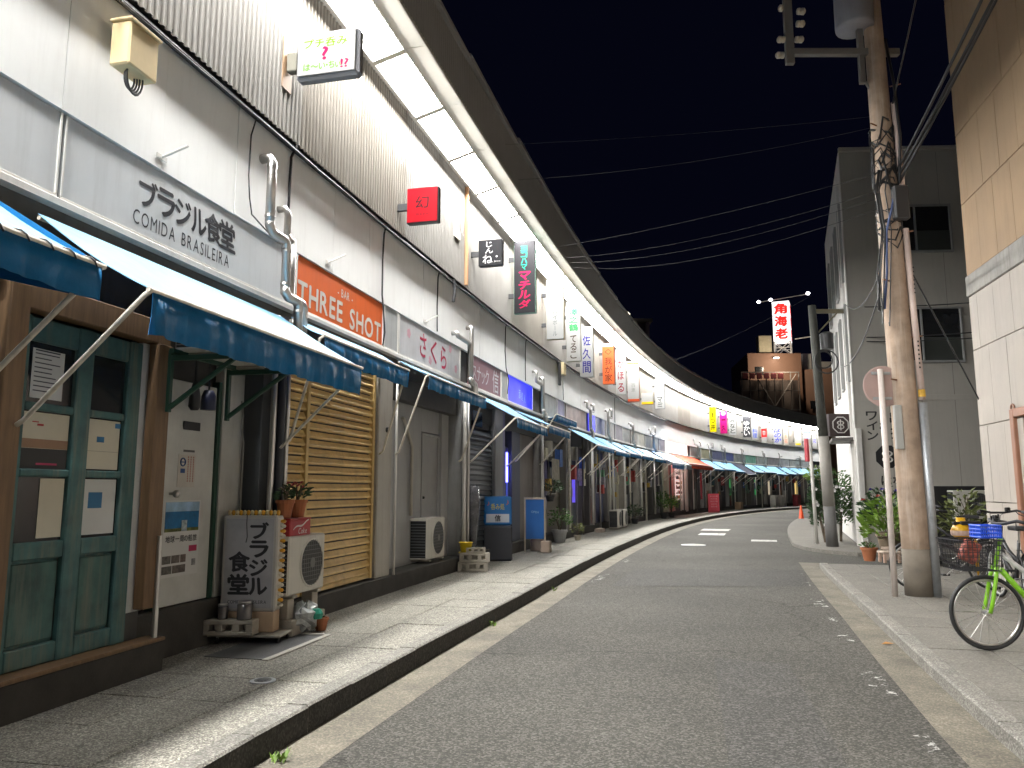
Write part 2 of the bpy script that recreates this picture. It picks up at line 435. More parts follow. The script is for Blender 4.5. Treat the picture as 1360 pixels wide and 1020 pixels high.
# right-hand pavement
def wallR(s): return 8.5
pr = struct(block(-18, 13.6, lambda s: kR(s)+.15, wallR, -.02, .085, 32).build('pavement', CONC))
s = -1.0
while s < 13.4:
    for j in range(4):
        block(s, s+.594, (lambda q, j=j: kR(q)+.155+j*.5), (lambda q, j=j: kR(q)+.155+j*.5+.493), .05, .096+rk.uniform(-.002, .002), 1, .004).build('slab', CONC, pr)
    s += .6
kb2 = struct(block(-18, -1.0, kR, lambda s: kR(s)+.15, -.02, .11, 18, .012).build('kerb', KERB))
s = -1.0
while s < 13.5:
    block(s, s+.594, kR, lambda q: kR(q)+.15, -.02, .11+rk.uniform(-.004, .004), 1, .014).build('kerb_stone', KERB, kb2); s += .6
# far pavement beyond the side lane
struct(block(17.2, 40, lambda s: interp(s, [17.2, 18.2, 20, 40], [7.2, 6.3, 5.98, 5.98]), 12.0, -.02, .09, 30, .01).build('pavement', CONC))

# ------------------------------------------------------------ arcade building
ARC = thing('arcade_building', 'long curved two-storey row of small bars with white walls and lit eaves', 'building', Matrix.Identity(4))
BAY0, BW = 1.75, 2.95
def bs(k): return BAY0+BW*k
K0, K1 = -6, 25
SE0, SE1 = bs(K0), bs(K1)
def ap(name, mb, m, label=None, smooth=None): return mb.build(name, m, ARC, label=label, smooth=smooth)
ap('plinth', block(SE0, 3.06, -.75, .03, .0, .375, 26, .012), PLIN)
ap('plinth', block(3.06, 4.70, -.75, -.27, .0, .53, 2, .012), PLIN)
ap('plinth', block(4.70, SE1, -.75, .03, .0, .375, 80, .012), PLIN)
# upper wall panels
for k in range(K0, K1):
    for j in range(3):
        a = bs(k)+j*BW/3
        ap('wall_panel', block(a+.003, a+BW/3-.003, -.06, random.Random(k*7+j).uniform(-.003, .003), 3.965, 5.06, 1, .004), WALLW)
ap('wall_core', block(SE0, SE1, -.30, -.062, 3.1, 7.4, 90), DARKW)
# back of the building
ap('rear_wall', block(SE0, SE1, -5.2, -5.0, 0, 7.4, 60), DARKW)
ap('end_wall', block(SE0-.2, SE0, -5.2, 0.0, 0, 7.4, 1), WALLW)
ap('end_wall', block(SE1, SE1+.2, -5.2, 0.0, 0, 7.4, 1), WALLW)
ap('inner_wall', block(SE0, SE1, -.95, -.80, 0, 3.4, 90), DARKW)
# corrugated upper sheets
for k in range(K0, K1):
    mb = MB(); n = 39; per = BW/n; vs = []; fs = []
    prof = [(0, 0), (.18, 0), (.32, 1), (.68, 1), (.82, 0)] if k < 8 else [(0, 0), (.4, 1), (.7, 1)]
    pts = [(i+f, h) for i in range(n) for f, h in prof]+[(n, 0)]
    for p, h in pts:
        s = bs(k)+p*per
        vs += [F(s, .075+.005*(k % 2)+.02*h+.002*math.sin(p*.9+k), 5.04-.012*(k % 2)), F(s, .075+.005*(k % 2)+.02*h, 6.9)]
    for i in range(len(pts)-1): fs.append((2*i, 2*i+2, 2*i+3, 2*i+1))
    ap('corrugated_sheet', mb.add(vs, fs), CORR2 if k % 3 == 1 else CORR)
    ap('bottom_trim', block(bs(k)+.002, bs(k+1)-.002, .0, .072, 5.065, 5.10, 2, .004), BLACK)
ap('cable_trunk', block(SE0, SE1, .012, .05, 4.985, 5.035, 120, .01), CABLE)
def extr(s0, s1, sec):      # a cross-section (d, z) carried along the curve
    n = len(sec); q = MB(); q.add([F(s0, d, z) for d, z in sec]+[F(s1, d, z) for d, z in sec], [tuple(range(n)), tuple(range(2*n-1, n-1, -1))]+[(i, i+n, (i+1) % n+n, (i+1) % n) for i in range(n)]); return q
# eaves: soffit boards, light panels, fascia
LB = []
for k in range(K0, K1):
    for j in range(2):
        a = bs(k)-.06+j*BW/2
        for d0, d1 in ((-.05, .24), (.655, .955)):
            ap('soffit_board', block(a+.003, a+BW/2-.003, d0, d1, 6.905, 6.93, 2), SOFF)
        ap('soffit_board', block(a+.003, a+BW/2-.003, .2405, .6545, 6.9255, 6.945, 1), SOFF)
        # diffuser shape tilted streetward to even the light; glowing strip added behind it
        o = ap('light_panel', extr(a+.05, a+BW/2-.05, [(.235, 6.775), (.255, 6.765), (.257, 6.925), (.235, 6.925)]), LAMPS)
        extr(a+.05, a+BW/2-.05, [(.640, 6.885), (.662, 6.885), (.662, 6.925), (.640, 6.925)]).build('rim', SOFF, o)
        for e, e1 in ((a+.001, a+.05), (a+BW/2-.05, a+BW/2-.001)): extr(e, e1, [(.235, 6.755), (.662, 6.872), (.662, 6.925), (.235, 6.925)]).build('end_cap', SOFF, o)
        extr(a+.052, a+BW/2-.052, [(.260, 6.768), (.636, 6.895), (.636, 6.907), (.260, 6.780)]).build('diffuser', LAMPM, o)
def ftop(s): return interp(s, [5, 10, 14, 20, 30, 45, 90], [7.52, 7.6, 7.72, 7.66, 7.5, 7.7, 7.78])
ap('eaves_edge', block(SE0, SE1, .955, .975, 6.84, 6.94, 110), SOFF)
for k in range(K0, K1):
    mb = MB(); n = 36; vs = []; fs = []
    pts = [(i+f, h) for i in range(n) for f, h in ((0, 0), (.3, 1), (.7, 1))]+[(n, 0)]
    for p, h in pts:
        s = bs(k)+p*BW/n; vs += [F(s, .985+.012*h, 6.86), F(s, .985+.012*h, ftop(s))]
    for i in range(len(pts)-1): fs.append((2*i, 2*i+2, 2*i+3, 2*i+1))
    ap('fascia_sheet', mb.add(vs, fs), FASC)
    ap('gutter_rail', block(bs(k), bs(k+1), .95, 1.05, ftop(bs(k+1)), ftop(bs(k+1))+.08, 3, .015), FASC)
ap('roof', block(SE0, SE1, -5.3, .95, 7.40, 7.45, 110), FASC)
# sign band frame and beam under the upper wall
ap('sign_band', block(SE0, SE1, -.16, -.075, 3.36, 3.965, 110), P((.45, .45, .45), .6, streak=.3))
ap('band_ledge', block(SE0, SE1, -.12, .022, 3.315, 3.365, 110, .006), WHITEP)
ap('dark_beam', block(SE0, SE1, -.25, -.10, 2.78, 3.31, 110), DARKW)
# ------------------------------------------------------------ shop fronts (parts of the arcade)
def pbox(name, s, x0, x1, d0, d1, z0, z1, m, b=.006, parent=None, label=None):
    return MB().cbox(x0, x1, -d1, -d0, z0, z1, b).build(name, m, parent or ARC, frame(s) if parent is None else None, label=label)
TEAL = mat('teal_paint', (.05, .125, .125), .6, var=.4, scale=5, streak=.9, dirt=(.19, .19, .14))
TEAL2 = mat('teal_panel', (.05, .12, .11), .6, var=.45, scale=4, streak=.8, dirt=(.2, .2, .16))
PAPER = P((.62, .58, .47), .8, var=.06)
PAPERW = P((.66, .67, .66), .8, var=.05)
BLUEP = P((.04, .16, .32), .7)
# teal half-glazed double door
D = thing_part = None
def empty_part(name, M, label=None):
    o = bpy.data.objects.new(name, None); COL.objects.link(o); o.empty_display_size = .1
    o.matrix_local = M; o.parent = ARC
    if label: o['label'] = label
    return o
dz = empty_part('door', frame(1.66, -.10), 'weathered teal double door with small panes and notices')
rows = [(2.44, 2.05), (2.00, 1.63), (1.58, 1.17)]
for x0, x1 in ((0, .11), (.51, .655), (1.0, 1.14)):
    pbox('stile', 0, x0, x1, -.05, 0, .40, 2.60, TEAL, .008, dz)
for z0, z1 in ((2.44, 2.595), (2.0, 2.05), (1.58, 1.63), (1.06, 1.17), (.405, .53)):
    for x0, x1 in ((.112, .508), (.657, .998)): pbox('rail', 0, x0, x1, -.045, -.004, z0, z1, TEAL, .008, dz)
for x0, x1 in ((.112, .508), (.657, .998)):
    pbox('panel', 0, x0+.02, x1-.02, -.05, -.022, .55, 1.04, TEAL2, .02, dz)
    pbox('panel_back', 0, x0, x1, -.06, -.051, .5, 1.08, TEAL, .002, dz)
    for z1, z0 in rows: pbox('pane', 0, x0, x1, -.045, -.035, z0, z1, GLASSD, .001, dz)
def sheet(x0, x1, z0, z1, m, d=-.030, nm='notice', par=None): return pbox(nm, 0, x0, x1, d-.002, d, z0, z1, m, .0005, par or dz)
n1 = sheet(.16, .42, 2.08, 2.40, PAPERW)
lm = MB()
for i in range(9): lm.box(.18, .18+random.Random(i).uniform(.12, .21), .0295, .0300, 2.365-i*.03, 2.372-i*.03)
lm.box(.18, .38, .0295, .03, 2.385, 2.394); lm.build('lettering', P((.05, .05, .07), .8), n1)
n2 = sheet(.12, .50, 1.64, 1.99, PAPER); sheet(.12, .50, 1.62, 1.76, P((.05, .05, .05), .8), -.0285); sheet(.12, .50, 1.762, 1.82, P((.32, .2, .13), .8), -.0285)
sheet(.25, .42, 1.655, 1.668, P((.4, .05, .12), .8), -.0275); sheet(.24, .29, 1.905, 1.918, P((.45, .06, .06), .8), -.0285); sheet(.2, .25, 1.925, 1.932, P((.45, .06, .06), .8), -.0285)
sheet(.66, .98, 1.64, 1.99, PAPER); sheet(.93, .985, 1.94, 1.975, BLUEP, -.0285); sheet(.76, .83, 1.83, 1.87, BLUEP, -.0285); sheet(.66, .98, 1.765, 1.768, P((.3, .28, .22), .8), -.0285)
sheet(.30, .50, 1.19, 1.57, PAPER); sheet(.66, .98, 1.19, 1.57, PAPERW); sheet(.72, .85, 1.37, 1.48, BLUEP, -.0285)
pbox('threshold', 1.66, -.05, 1.40, -.12, .05, .376, .402, WOOD)
pbox('post', 1.66, -.16, -.012, -.14, .0, .40, 2.75, WOOD)
pbox('lintel', 1.66, -.16, 1.36, -.16, -.03, 2.62, 2.80, WOOD)
pbox('white_board', 1.66, 1.145, 1.33, -.16, -.11, .60, 2.615, P((.62, .64, .66), .5, streak=.15))
pbox('post', 1.66, 1.20, 1.36, -.10, -.01, .62, 2.615, WOOD)
MB().tube([(1.33, .0, .38), (1.33, .0, 1.15)], .022, 10).build('pipe', STEEL, ARC, frame(1.66))
pbox('front_panel', 1.66, 1.0, 1.36, -.3, -.17, .376, 2.61, DARKW)
# near-left shop front (mostly outside the picture)
pbox('front_panel', -1.2, 0, 2.68, -.3, -.12, .376, 2.78, DARKW)
for k in (-2, -3, -4, -5, -6):
    pbox('front_panel', bs(k), .1, 2.85, -.3, -.12, .376, 2.78, DARKW)
# alcove with white door
dw = empty_part('door', frame(3.37, -.30) @ Matrix.Translation((0, 0, .105)) @ Matrix.Diagonal((.90, 1, .93, 1)), 'white door with a travel poster and small notices')
pbox('leaf', 0, 0.0, .76, -.05, 0, .47, 2.50, P((.56, .56, .53), .45, streak=.12), .006, dz and dw)
pbox('frame', 0, .765, .82, -.06, .02, .46, 2.56, P((.012, .05, .03), .5), .004, dw)
pbox('frame', 0, -.06, -.005, -.06, .02, .46, 2.56, P((.012, .05, .03), .5), .004, dw)
MB().lathe([(.012, 0), (.014, .035), (.033, .05), (.036, .075), (.02, .09)], 14).build('handle', STEEL, dw, Matrix.Translation((.11, 0, 1.46)) @ Matrix.Rotation(PI/2, 4, 'X'), smooth=True)
po = sheet(.04, .58, .72, 1.40, P((.62, .62, .6), .5, var=.02), .003, 'poster', dw)
sheet(.06, .56, 1.12, 1.385, P((.01, .13, .30), .35, var=.5, scale=6), .005, 'picture', dw)
sheet(.06, .56, 1.30, 1.384, P((.30, .45, .62), .35, var=.3, scale=6), .0065, 'picture', dw)
sheet(.06, .56, 1.12, 1.15, P((.12, .13, .03), .5, var=.8, scale=15), .0065, 'picture', dw)
sheet(.30, .38, 1.12, 1.22, P((.35, .42, .45), .5, var=.5, scale=30), .007, 'picture', dw)
q = MB(); hline(q, '地球一周の船旅', .31, 1.055, .46, .062, .012, off=-.0052); q.build('lettering', P((.03, .03, .035), .6), dw)
for (a, b, c, d_) in ((.05, .17, .84, .91), (.18, .30, .84, .91), (.31, .39, .84, .91), (.05, .19, .75, .82), (.20, .39, .75, .82)):
    sheet(a, b, c, d_, P((.10+.1*a, .10, .09), .6, var=.6, scale=25), .0055, 'picture', dw)
sheet(.43, .55, .93, .985, P((.45, .03, .10), .6), .0055, 'picture', dw); sheet(.48, .54, .80, .86, P((.25, .25, .25), .6, var=.6, scale=60), .0055, 'picture', dw)
sheet(.24, .50, 2.05, 2.13, BLACK, .008, 'name_plate', dw); sheet(.27, .44, 1.845, 1.865, P((.1, .1, .1), .6), .004, 'notice', dw)
nn = sheet(.20, .46, 1.52, 1.82, P((.55, .52, .47), .7), .004, 'notice', dw)
lm = MB()
for i in range(3):
    for j in range(11): lm.box(.34+i*.04, .352+i*.04, -.0062, -.0060, 1.79-j*.022, 1.805-j*.022)
lm.build('lettering', P((.35, .08, .06), .8), dw)
lm = MB(); lm.torus((.265, -.0075, 1.75), .035, .006, n=20, m=6); lm.box(.24, .29, -.0085, -.007, 1.745, 1.755); lm.box(.235, .30, -.0085, -.007, 1.65, 1.69); lm.build('no_smoking_mark', P((.04, .09, .25), .6), dw)
# alcove walls
pbox('cover_panel', 4.16, .0, .34, -.40, -.30, .53, 2.8, P((.55, .55, .52), .6, streak=.25))
pbox('cover_panel', 4.50, .0, .20, -.40, -.10, .376, 2.8, P((.05, .055, .06), .6, streak=.25))
pbox('alcove_ceiling', 3.06, .0, 1.6, -.78, -.02, 2.80, 2.84, DARKW)
pbox('back_panel', 3.06, .0, 1.6, -.75, -.42, .53, 2.8, DARKW)
MB().tube([(0, 0, 2.35), (.02, -.01, 2.2), (.0, -.02, 2.05), (.03, -.02, 1.95), (.03, -.02, .56)], .008, 6).build('cord', P((.3, .3, .28), .5), ARC, frame(4.44, -.29))

# roller shutters: every slat a piece of its own
def shutter(s, x0, x1, d, z0, z1, pitch, m, label, guide, solid=False):
    r = empty_part('shutter', frame(s, d), label)
    me = MB(); h = pitch*.82
    poly = [(0, 0), (.026, .002), (.032, .018), (.014, h*.6), (.002, h), (-.012, h), (-.012, 0)]
    me.add([(x0, -a, b) for a, b in poly]+[(x1, -a, b) for a, b in poly], [tuple(range(7)), tuple(range(13, 6, -1))]+[(i, (i+1) % 7, (i+1) % 7+7, i+7) for i in range(7)])
    n = int((z1-z0)/pitch)
    mesh = me.mesh('slat'); mesh.materials.append(m)
    for i in range(n):
        o = obj('slat', mesh, None, r, Matrix.Translation((0, random.Random(i).uniform(-.002, .002), z0+i*pitch)))
    pbox('gap_shade', 0, x0, x1, -.03, -.0135, z0-.04, z1, BLACK, .002, r)  # black sheet added so the slat gaps read as shade
    pbox('bottom_bar', 0, x0, x1, -.0135, .03, z0-.05, z0-.003, m, .006, r)
    for gx in guide: pbox('guide_rail', 0, gx-.03, gx+.03, -.03, .045, z0-.05, z1+.05, m, .005, r)
    return r
YEL = mat('shutter_yellow', (.60, .42, .17), .5, var=.16, scale=4, streak=.5, dirt=(.3, .19, .08))
shutter(4.70, .02, 2.27, -.05, .45, 3.05, .094, YEL, 'closed yellow-ochre roller shutter', (.56, 2.30))
DKS = mat('shutter_dark', (.075, .085, .095), .45, var=.2, scale=4, streak=.4)
shutter(11.0, .03, 1.68, -.10, .45, 2.62, .094, DKS, 'closed dark grey roller shutter', (.0, 1.71))
# pillar and grey shop front beyond the yellow shutter
GREY = mat('grey_panel', (.33, .33, .325), .5, var=.08, scale=2, streak=.3)
BEIGE = mat('beige_pillar', (.36, .34, .30), .6, var=.1, scale=2, streak=.35)
pbox('pillar', 7.05, 0, .46, -.34, .02, .376, 3.1, BEIGE, .015)
MB().tube([(.25, -.025, 2.28), (.25, -.06, 2.28)], .035, 12).build('door_bell', BLACK, ARC, frame(7.05))
pbox('front_panel', 8.0, .0, 1.45, -.36, -.30, .376, 3.15, GREY)
pbox('front_panel', 8.0, 2.28, 2.62, -.36, -.24, .376, 3.15, GREY)
pbox('front_panel', 8.0, 1.45, 2.28, -.36, -.30, 2.42, 3.15, GREY)
gd = empty_part('door', frame(9.46, -.30), 'plain grey door beside the second outdoor unit')
pbox('leaf', 0, 0, .80, -.06, -.015, .38, 2.41, P((.30, .30, .295), .5), .006, gd)
pbox('knob', 0, .06, .10, -.015, .03, 1.35, 1.39, BLACK, .01, gd)
for a, b, c, e in ((-.0, .8, 2.36, 2.405), (-.0, .04, .38, 2.36), (.76, .8, .38, 2.36)): pbox('frame', 0, a, b, -.015, .012, c, e, GREY, .004, gd)
pbox('side_gap', 7.53, .0, .46, -.75, -.62, .376, 3.1, BLACK)
pts = [(0, 0, 2.55)]+[(.04+.36*(1-math.cos(a)), 0, 2.15+.40*math.sin(PI/2-a) if False else 2.15+.40*math.cos(a*1.0)) for a in [i*PI/2/8 for i in range(9)]]+[(.40, 0, 1.1)]
MB().tube(pts, .026, 8).build('refrigerant_pipe', P((.45, .42, .36), .6), ARC, frame(8.55, -.26), smooth=True)
pbox('pillar', 10.62, .0, .30, -.3, .0, .376, 3.12, P((.22, .22, .22), .6, streak=.4), .012)
pbox('front_panel', 11.0, .0, 1.72, -.3, -.13, 2.66, 3.12, DARKW)
pbox('window', 11.0, .5, 1.1, -.12, -.09, 2.68, 2.98, GLASSD)
pbox('pillar', 12.76, .0, .55, -.3, -.02, .376, 3.12, P((.17, .17, .185), .6, streak=.4), .012)

# the rest of the row: one front per bay
rk = random.Random(21)
DOORC = [tuple(.7*c for c in q) for q in [(.30, .06, .04), (.05, .12, .30), (.04, .16, .10), (.34, .18, .06), (.22, .05, .10), (.16, .10, .06), (.10, .11, .12), (.28, .27, .24), (.07, .05, .04), (.05, .07, .10), (.34, .32, .26), (.20, .17, .15), (.12, .10, .14), (.30, .26, .17)]]
WALLC = [tuple(.55*c for c in q) for q in [(.13, .13, .13), (.22, .20, .18), (.08, .08, .09), (.27, .25, .21), (.10, .09, .12), (.17, .15, .12)]]
def front(k, x0=.0, lit=None, wall=None, doorc=None):
    s = bs(k); w = BW
    dx = rk.uniform(.3, 1.5); dw_ = rk.uniform(.74, .9)
    wc = wall or rk.choice(WALLC); wm = P(wc, .6, streak=.45); dd = rk.uniform(-.22, -.10)
    pbox('pillar', s, x0, x0+.2, -.3, rk.uniform(-.02, .03), .376, 3.12, P(rk.choice(((.28, .265, .235), (.18, .17, .16), (.10, .095, .09))), .6, streak=.45), .012)
    pbox('front_panel', s, x0+.2, dx-.02, -.3, dd, .376, 3.12, wm)
    pbox('front_panel', s, dx+dw_+.02, w, -.3, dd, .376, 3.12, wm)
    pbox('front_panel', s, dx-.02, dx+dw_+.02, -.3, dd, 2.44, 3.12, wm)
    dr = empty_part('door', frame(s, dd), None)
    dm = P(doorc or rk.choice(DOORC), .5, streak=.3)
    pbox('leaf', 0, dx, dx+dw_, -.12, -.05, .38, 2.43, dm, .006, dr)
    pbox('handle', 0, dx+.06, dx+.085, -.05, .01, 1.28, 1.55, STEEL, .004, dr)
    for a in (dx-.018, dx+dw_): pbox('frame', 0, a, a+.018, -.1, .012, .38, 2.44, P((.4, .39, .37), .5), .003, dr)
    if lit:
        pbox('pane', 0, dx+.2, dx+dw_-.1, -.05, -.04, 1.1, 2.2, P((.03, .03, .03), .4, var=.9, scale=7, emit=lit[0], estr=lit[1]), .003, dr)
    elif rk.random() < .5:
        pbox('pane', 0, dx+.2, dx+dw_-.15, -.05, -.043, 1.5, 2.2, GLASSD, .003, dr)
    wx = dx+dw_+.25
    if wx+.6 < w:
        wn_ = empty_part('window', frame(s, dd), None)
        pbox('pane', 0, wx, min(wx+.8, w-.12), -.01, .008, 1.4, 2.25, GLASSD, .002, wn_)
        for a, b, c, e in ((wx-.03, wx, 1.37, 2.28), (min(wx+.8, w-.12), min(wx+.83, w-.09), 1.37, 2.28), (wx, min(wx+.8, w-.12), 1.37, 1.40), (wx, min(wx+.8, w-.12), 2.25, 2.28)):
            pbox('frame', 0, a, b, -.01, .02, c, e, STEEL, .003, wn_)
def clutter(k):
    r = random.Random(500+k); s = bs(k)
    for i in range(r.randint(2, 5)):
        x = r.uniform(.25, 2.6); z = r.uniform(1.1, 2.3); w = r.uniform(.12, .32); h = r.uniform(.15, .5)
        c = r.choice([(.5, .48, .42), (.45, .42, .3), (.4, .06, .05), (.05, .12, .35), (.08, .08, .08), (.45, .3, .05), (.3, .3, .34), (.12, .28, .16)])
        pbox('notice', s, x, x+w, -.10, .035+.006*i, z, z+h, P(c, .6, var=.35, scale=20), .003)
    if r.random() < .7:
        x = r.uniform(.3, 2.2); pbox('meter_box', s, x, x+.22, -.12, .06+.02*r.random(), 2.35, 2.75, P((.33, .31, .27), .5, streak=.4), .01)
    if r.random() < .6:
        x = r.uniform(.3, 2.0); pbox('shop_curtain', s, x, x+r.uniform(.6, .9), .04, .05, 1.75, 2.3, P(r.choice([(.06, .05, .2), (.25, .03, .03), (.3, .28, .24), (.04, .1, .12)]), .8, var=.3, scale=8), .003)
LIT = {17: ((.12, .8, .22), .35), 19: ((.04, .9, .2), .55), 22: ((1.0, .72, .25), .9), 20: ((1.0, .85, .6), .5), 5: ((.10, .10, 1.0), .5), 6: ((.16, .10, 1.0), .8), 8: ((.9, .8, .5), .10)}
for k in range(5, K1):
    if k in (12, 13, 14): continue
    wall = {7: (.05, .055, .12), 8: (.33, .31, .23), 11: (.12, .14, .12), 21: (.38, .36, .34)}.get(k)
    front(k, lit=LIT.get(k), wall=wall); clutter(k)
# blue-lit bar (fourth bay)
pbox('front_panel', 13.32, .0, .25, -.3, -.05, .376, 3.12, P((.10, .10, .2), .6))
pbox('front_panel', 13.32, 1.05, 1.75, -.3, -.12, .376, 3.12, P((.06, .07, .11), .6))
pbox('front_panel', 13.32, 1.75, 3.18, -.3, -.16, .376, 3.12, P((.17, .15, .14), .6, streak=.4))
bd = empty_part('door', frame(13.57, -.16), 'bar door with a blue neon glow')
pbox('leaf', 0, 0, .78, -.1, -.05, .38, 2.43, P((.05, .06, .12), .4), .006, bd)
for i in range(5): pbox('glazing_bar', 0, .08+i*.15, .10+i*.15, -.05, -.02, .4, 2.4, P((.30, .30, .36), .4), .004, bd)
pbox('neon_tube', 0, .50, .56, -.02, .02, 1.65, 2.30, glow((.12, .12, 1.0), 9), .01, bd)
pbox('neon_tube', 0, .10, .30, -.045, -.02, 2.28, 2.34, glow((.35, .30, 1.0), 6), .01, bd)
pbox('neon_tube', 0, .12, .22, -.045, -.03, 1.55, 1.80, glow((.10, .08, 1.0), 4), .01, bd)
pbox('pane', 0, .6, .74, -.05, -.03, 1.0, 2.3, glow((.05, .12, 1.0), .5), .004, bd)
# pink-and-white lit shop front under the orange awning (bays 12, 13), open shop beyond (14)
PINK = P((.62, .24, .22), .6, var=.15, scale=2)
pbox('front_panel', bs(12), .0, .9, -.3, -.08, .376, 3.12, P((.50, .47, .36), .6, streak=.3))
pbox('pillar', bs(12), 1.0, 1.9, -.3, .0, .376, 3.12, PINK, .02)
pbox('front_panel', bs(12), 1.9, 2.95, -.3, -.14, .376, 3.12, P((.58, .35, .32), .6, var=.3, scale=4))
pbox('pillar', bs(13), 1.45, 2.0, -.3, .08, .30, 3.12, P((.68, .64, .60), .6), .02)
sw = empty_part('window', frame(bs(13), -.12), 'shop window full of small coloured goods')
pbox('pane', 0, .05, 1.4, -.1, -.03, .9, 2.6, P((.55, .42, .40), .3, var=.6, scale=14, emit=(1, .72, .68), estr=.7), .003, sw)
rr_ = random.Random(3)
for i in range(5):
    for j in range(6):
        c = rr_.choice(((.6, .1, .1), (.1, .1, .1), (.65, .6, .55), (.2, .1, .08), (.5, .25, .1)))
        pbox('goods', 0, .12+i*.25, .12+i*.25+rr_.uniform(.1, .22), -.03, rr_.uniform(0, .05), 1.0+j*.26, 1.0+j*.26+rr_.uniform(.08, .2), P(c, .5), .006, sw)
pbox('front_panel', bs(13), .0, 1.45, -.3, -.2, .376, .95, DARKW)
pbox('front_panel', bs(13), 2.0, 2.95, -.3, -.25, .376, 3.12, DARKW)
pbox('strip_lamp', bs(12), 1.2, 2.6, .45, .52, 2.72, 2.76, glow((1, .9, .86), 14))
pbox('strip_lamp', bs(13), .2, 1.6, .45, .52, 2.72, 2.76, glow((1, .9, .86), 14))
front(14, wall=(.09, .08, .08))
# ------------------------------------------------------------ signboards in the band above the awnings
INK = P((.02, .02, .025), .5, var=.05)
def signboard(s0, s1, m, label, group=None, lit=False):
    w = s1-s0; t = thing('signboard', label, 'sign', frame((s0+s1)/2, -.013), group)
    h = w/2
    MB().cbox(-h, h, 0, .03, 3.372, 3.955, .004).build('panel', m, t)
    fr = MB()
    for a, b, c, e in ((-h, h, 3.366, 3.392), (-h, -h+.02, 3.393, 3.955), (h-.02, h, 3.393, 3.955)): fr.cbox(a, b, -.012, -.001, c, e, .003)
    fr.build('frame', WHITEP, t); return t
SILV = mat('sign_silver', (.60, .61, .62), .42, var=.07, scale=1.2, streak=.2)
signboard(-1.18, 1.775, SILV, 'blank silver-grey signboard at the near left end')
t = signboard(1.80, 4.86, SILV, 'silver-grey signboard with black brush lettering over the first awning')
q = MB(); c0 = 3.05
for i, ch in enumerate('ブラジル食堂'):
    put(q, ch, -.70+i*.205, 3.735-(.01 if i < 4 else 0), .20 if i < 4 else .23, .21 if i < 4 else .25, .028, 'front', -.0015, shear=-.12)
hline(q, 'COMIDA BRASILEIRA', -.24, 3.515, 1.22, .115, .0, off=-.0015, gap=.2)
q.build('lettering', INK, t)
ORG = mat('sign_orange', (.66, .105, .004), .5, var=.06, scale=2, streak=.18)
t = signboard(4.88, 7.18, ORG, 'bright orange signboard with pale slab-serif lettering')
q = MB(); hline(q, 'THREE', -.57, 3.575, 1.04, .25, .022, off=-.0015, gap=.16); hline(q, 'SHOT', .62, 3.555, .92, .25, .022, off=-.0015, gap=.16)
hline(q, '- BAR -', .02, 3.80, .40, .10, .01, off=-.0015)
q.build('lettering', P((.62, .58, .52), .6), t)
signboard(7.21, 7.70, P((.40, .41, .41), .45, streak=.3), 'narrow blank grey signboard right of the orange one')
t = signboard(7.74, 10.5, P((.52, .51, .52), .5, streak=.2), 'pale grey signboard with three red brushed characters')
for i, ch in enumerate('さくら'):
    q = MB(); put(q, ch, -.42+i*.47, 3.68-i*.02, .27, .36, .012, 'front', -.0015); q.build('character', P((.42, .015, .06), .5), t)
q = MB()
for x, z in ((-1.0, 3.75), (-.1, 3.5), (.85, 3.85), (1.15, 3.55)):
    for a in range(5): q.lathe([(.035, 0), (.035, .001)], 8, Matrix.Translation((x+.04*math.cos(a*1.257), -.0012, z+.04*math.sin(a*1.257))) @ Matrix.Rotation(PI/2, 4, 'X'))
q.build('petals', P((.62, .35, .40), .6), t)
t = signboard(11.0, 13.1, P((.26, .12, .145), .5, streak=.25), 'purple-brown signboard with white katakana')
q = MB(); hline(q, 'スナック', -.32, 3.66, 1.05, .33, .004, off=-.0015); put(q, '信', .68, 3.66, .42, .46, .006, 'front', -.0015)
q.build('lettering', P((.62, .60, .62), .5), t)
signboard(13.13, 13.6, P((.40, .41, .41), .45, streak=.3), 'narrow blank grey signboard left of the lit blue one')
t = signboard(13.64, 15.8, P((.02, .02, .4), .4, emit=(.02, .03, 1.0), estr=1.0), 'glowing deep blue signboard')
q = MB()
for i, ch in enumerate('酒処人'): put(q, ch, -.1+i*.22, 3.64-i*.03, .15, .2, .0, 'front', -.002)
q.build('lettering', P((.2, .35, .7), .5, emit=(.3, .5, 1), estr=.6), t)
fas = [(16.7, 18.3, (.26, .27, .26), 'greenish-grey weathered signboard past the lit blue one'), (18.42, 19.3, (.30, .27, .40), 'narrow lilac signboard between two weathered ones'),
       (19.5, 22.2, (.42, .33, .31), 'pale pink signboard beyond the lilac one')]
for a, b, c, l in fas: signboard(a, b, P(c, .5, var=.3, scale=3, streak=.5), l)
t = signboard(22.6, 23.6, P((.02, .02, .4), .4, emit=(.03, .04, 1.0), estr=.9), 'small glowing blue signboard, the farther of two')
signboard(23.7, 25.2, P((.10, .12, .25), .4, var=.8, scale=4), 'dark blue and grey signboard beside the small glowing one')
ords = ['first', 'second', 'third', 'fourth', 'fifth', 'sixth', 'seventh', 'eighth', 'ninth', 'tenth', 'eleventh', 'twelfth', 'thirteenth', 'fourteenth']
fc = [(.50, .49, .48), (.35, .32, .36), (.45, .44, .42), (.42, .38, .34), (.50, .47, .40), (.30, .30, .30)]
cn = ['white', 'mauve-grey', 'pale grey', 'beige', 'cream', 'dark grey']
k = 0
for s0 in (25.4, 27.0, 28.4, 30.0, 31.4, 33.0, 34.4, 36.0):
    c = fc[k % 6]; signboard(s0, s0+1.35, P(c, .5, var=.3, scale=4, streak=.5), '%s signboard, %s in the row past the blue ones' % (cn[k % 6], ords[k])); k += 1
t = signboard(37.4, 42.6, P((.7, .7, .68), .5, emit=(1, .97, .9), estr=1.6), 'long brightly lit white signboard over the orange awning')
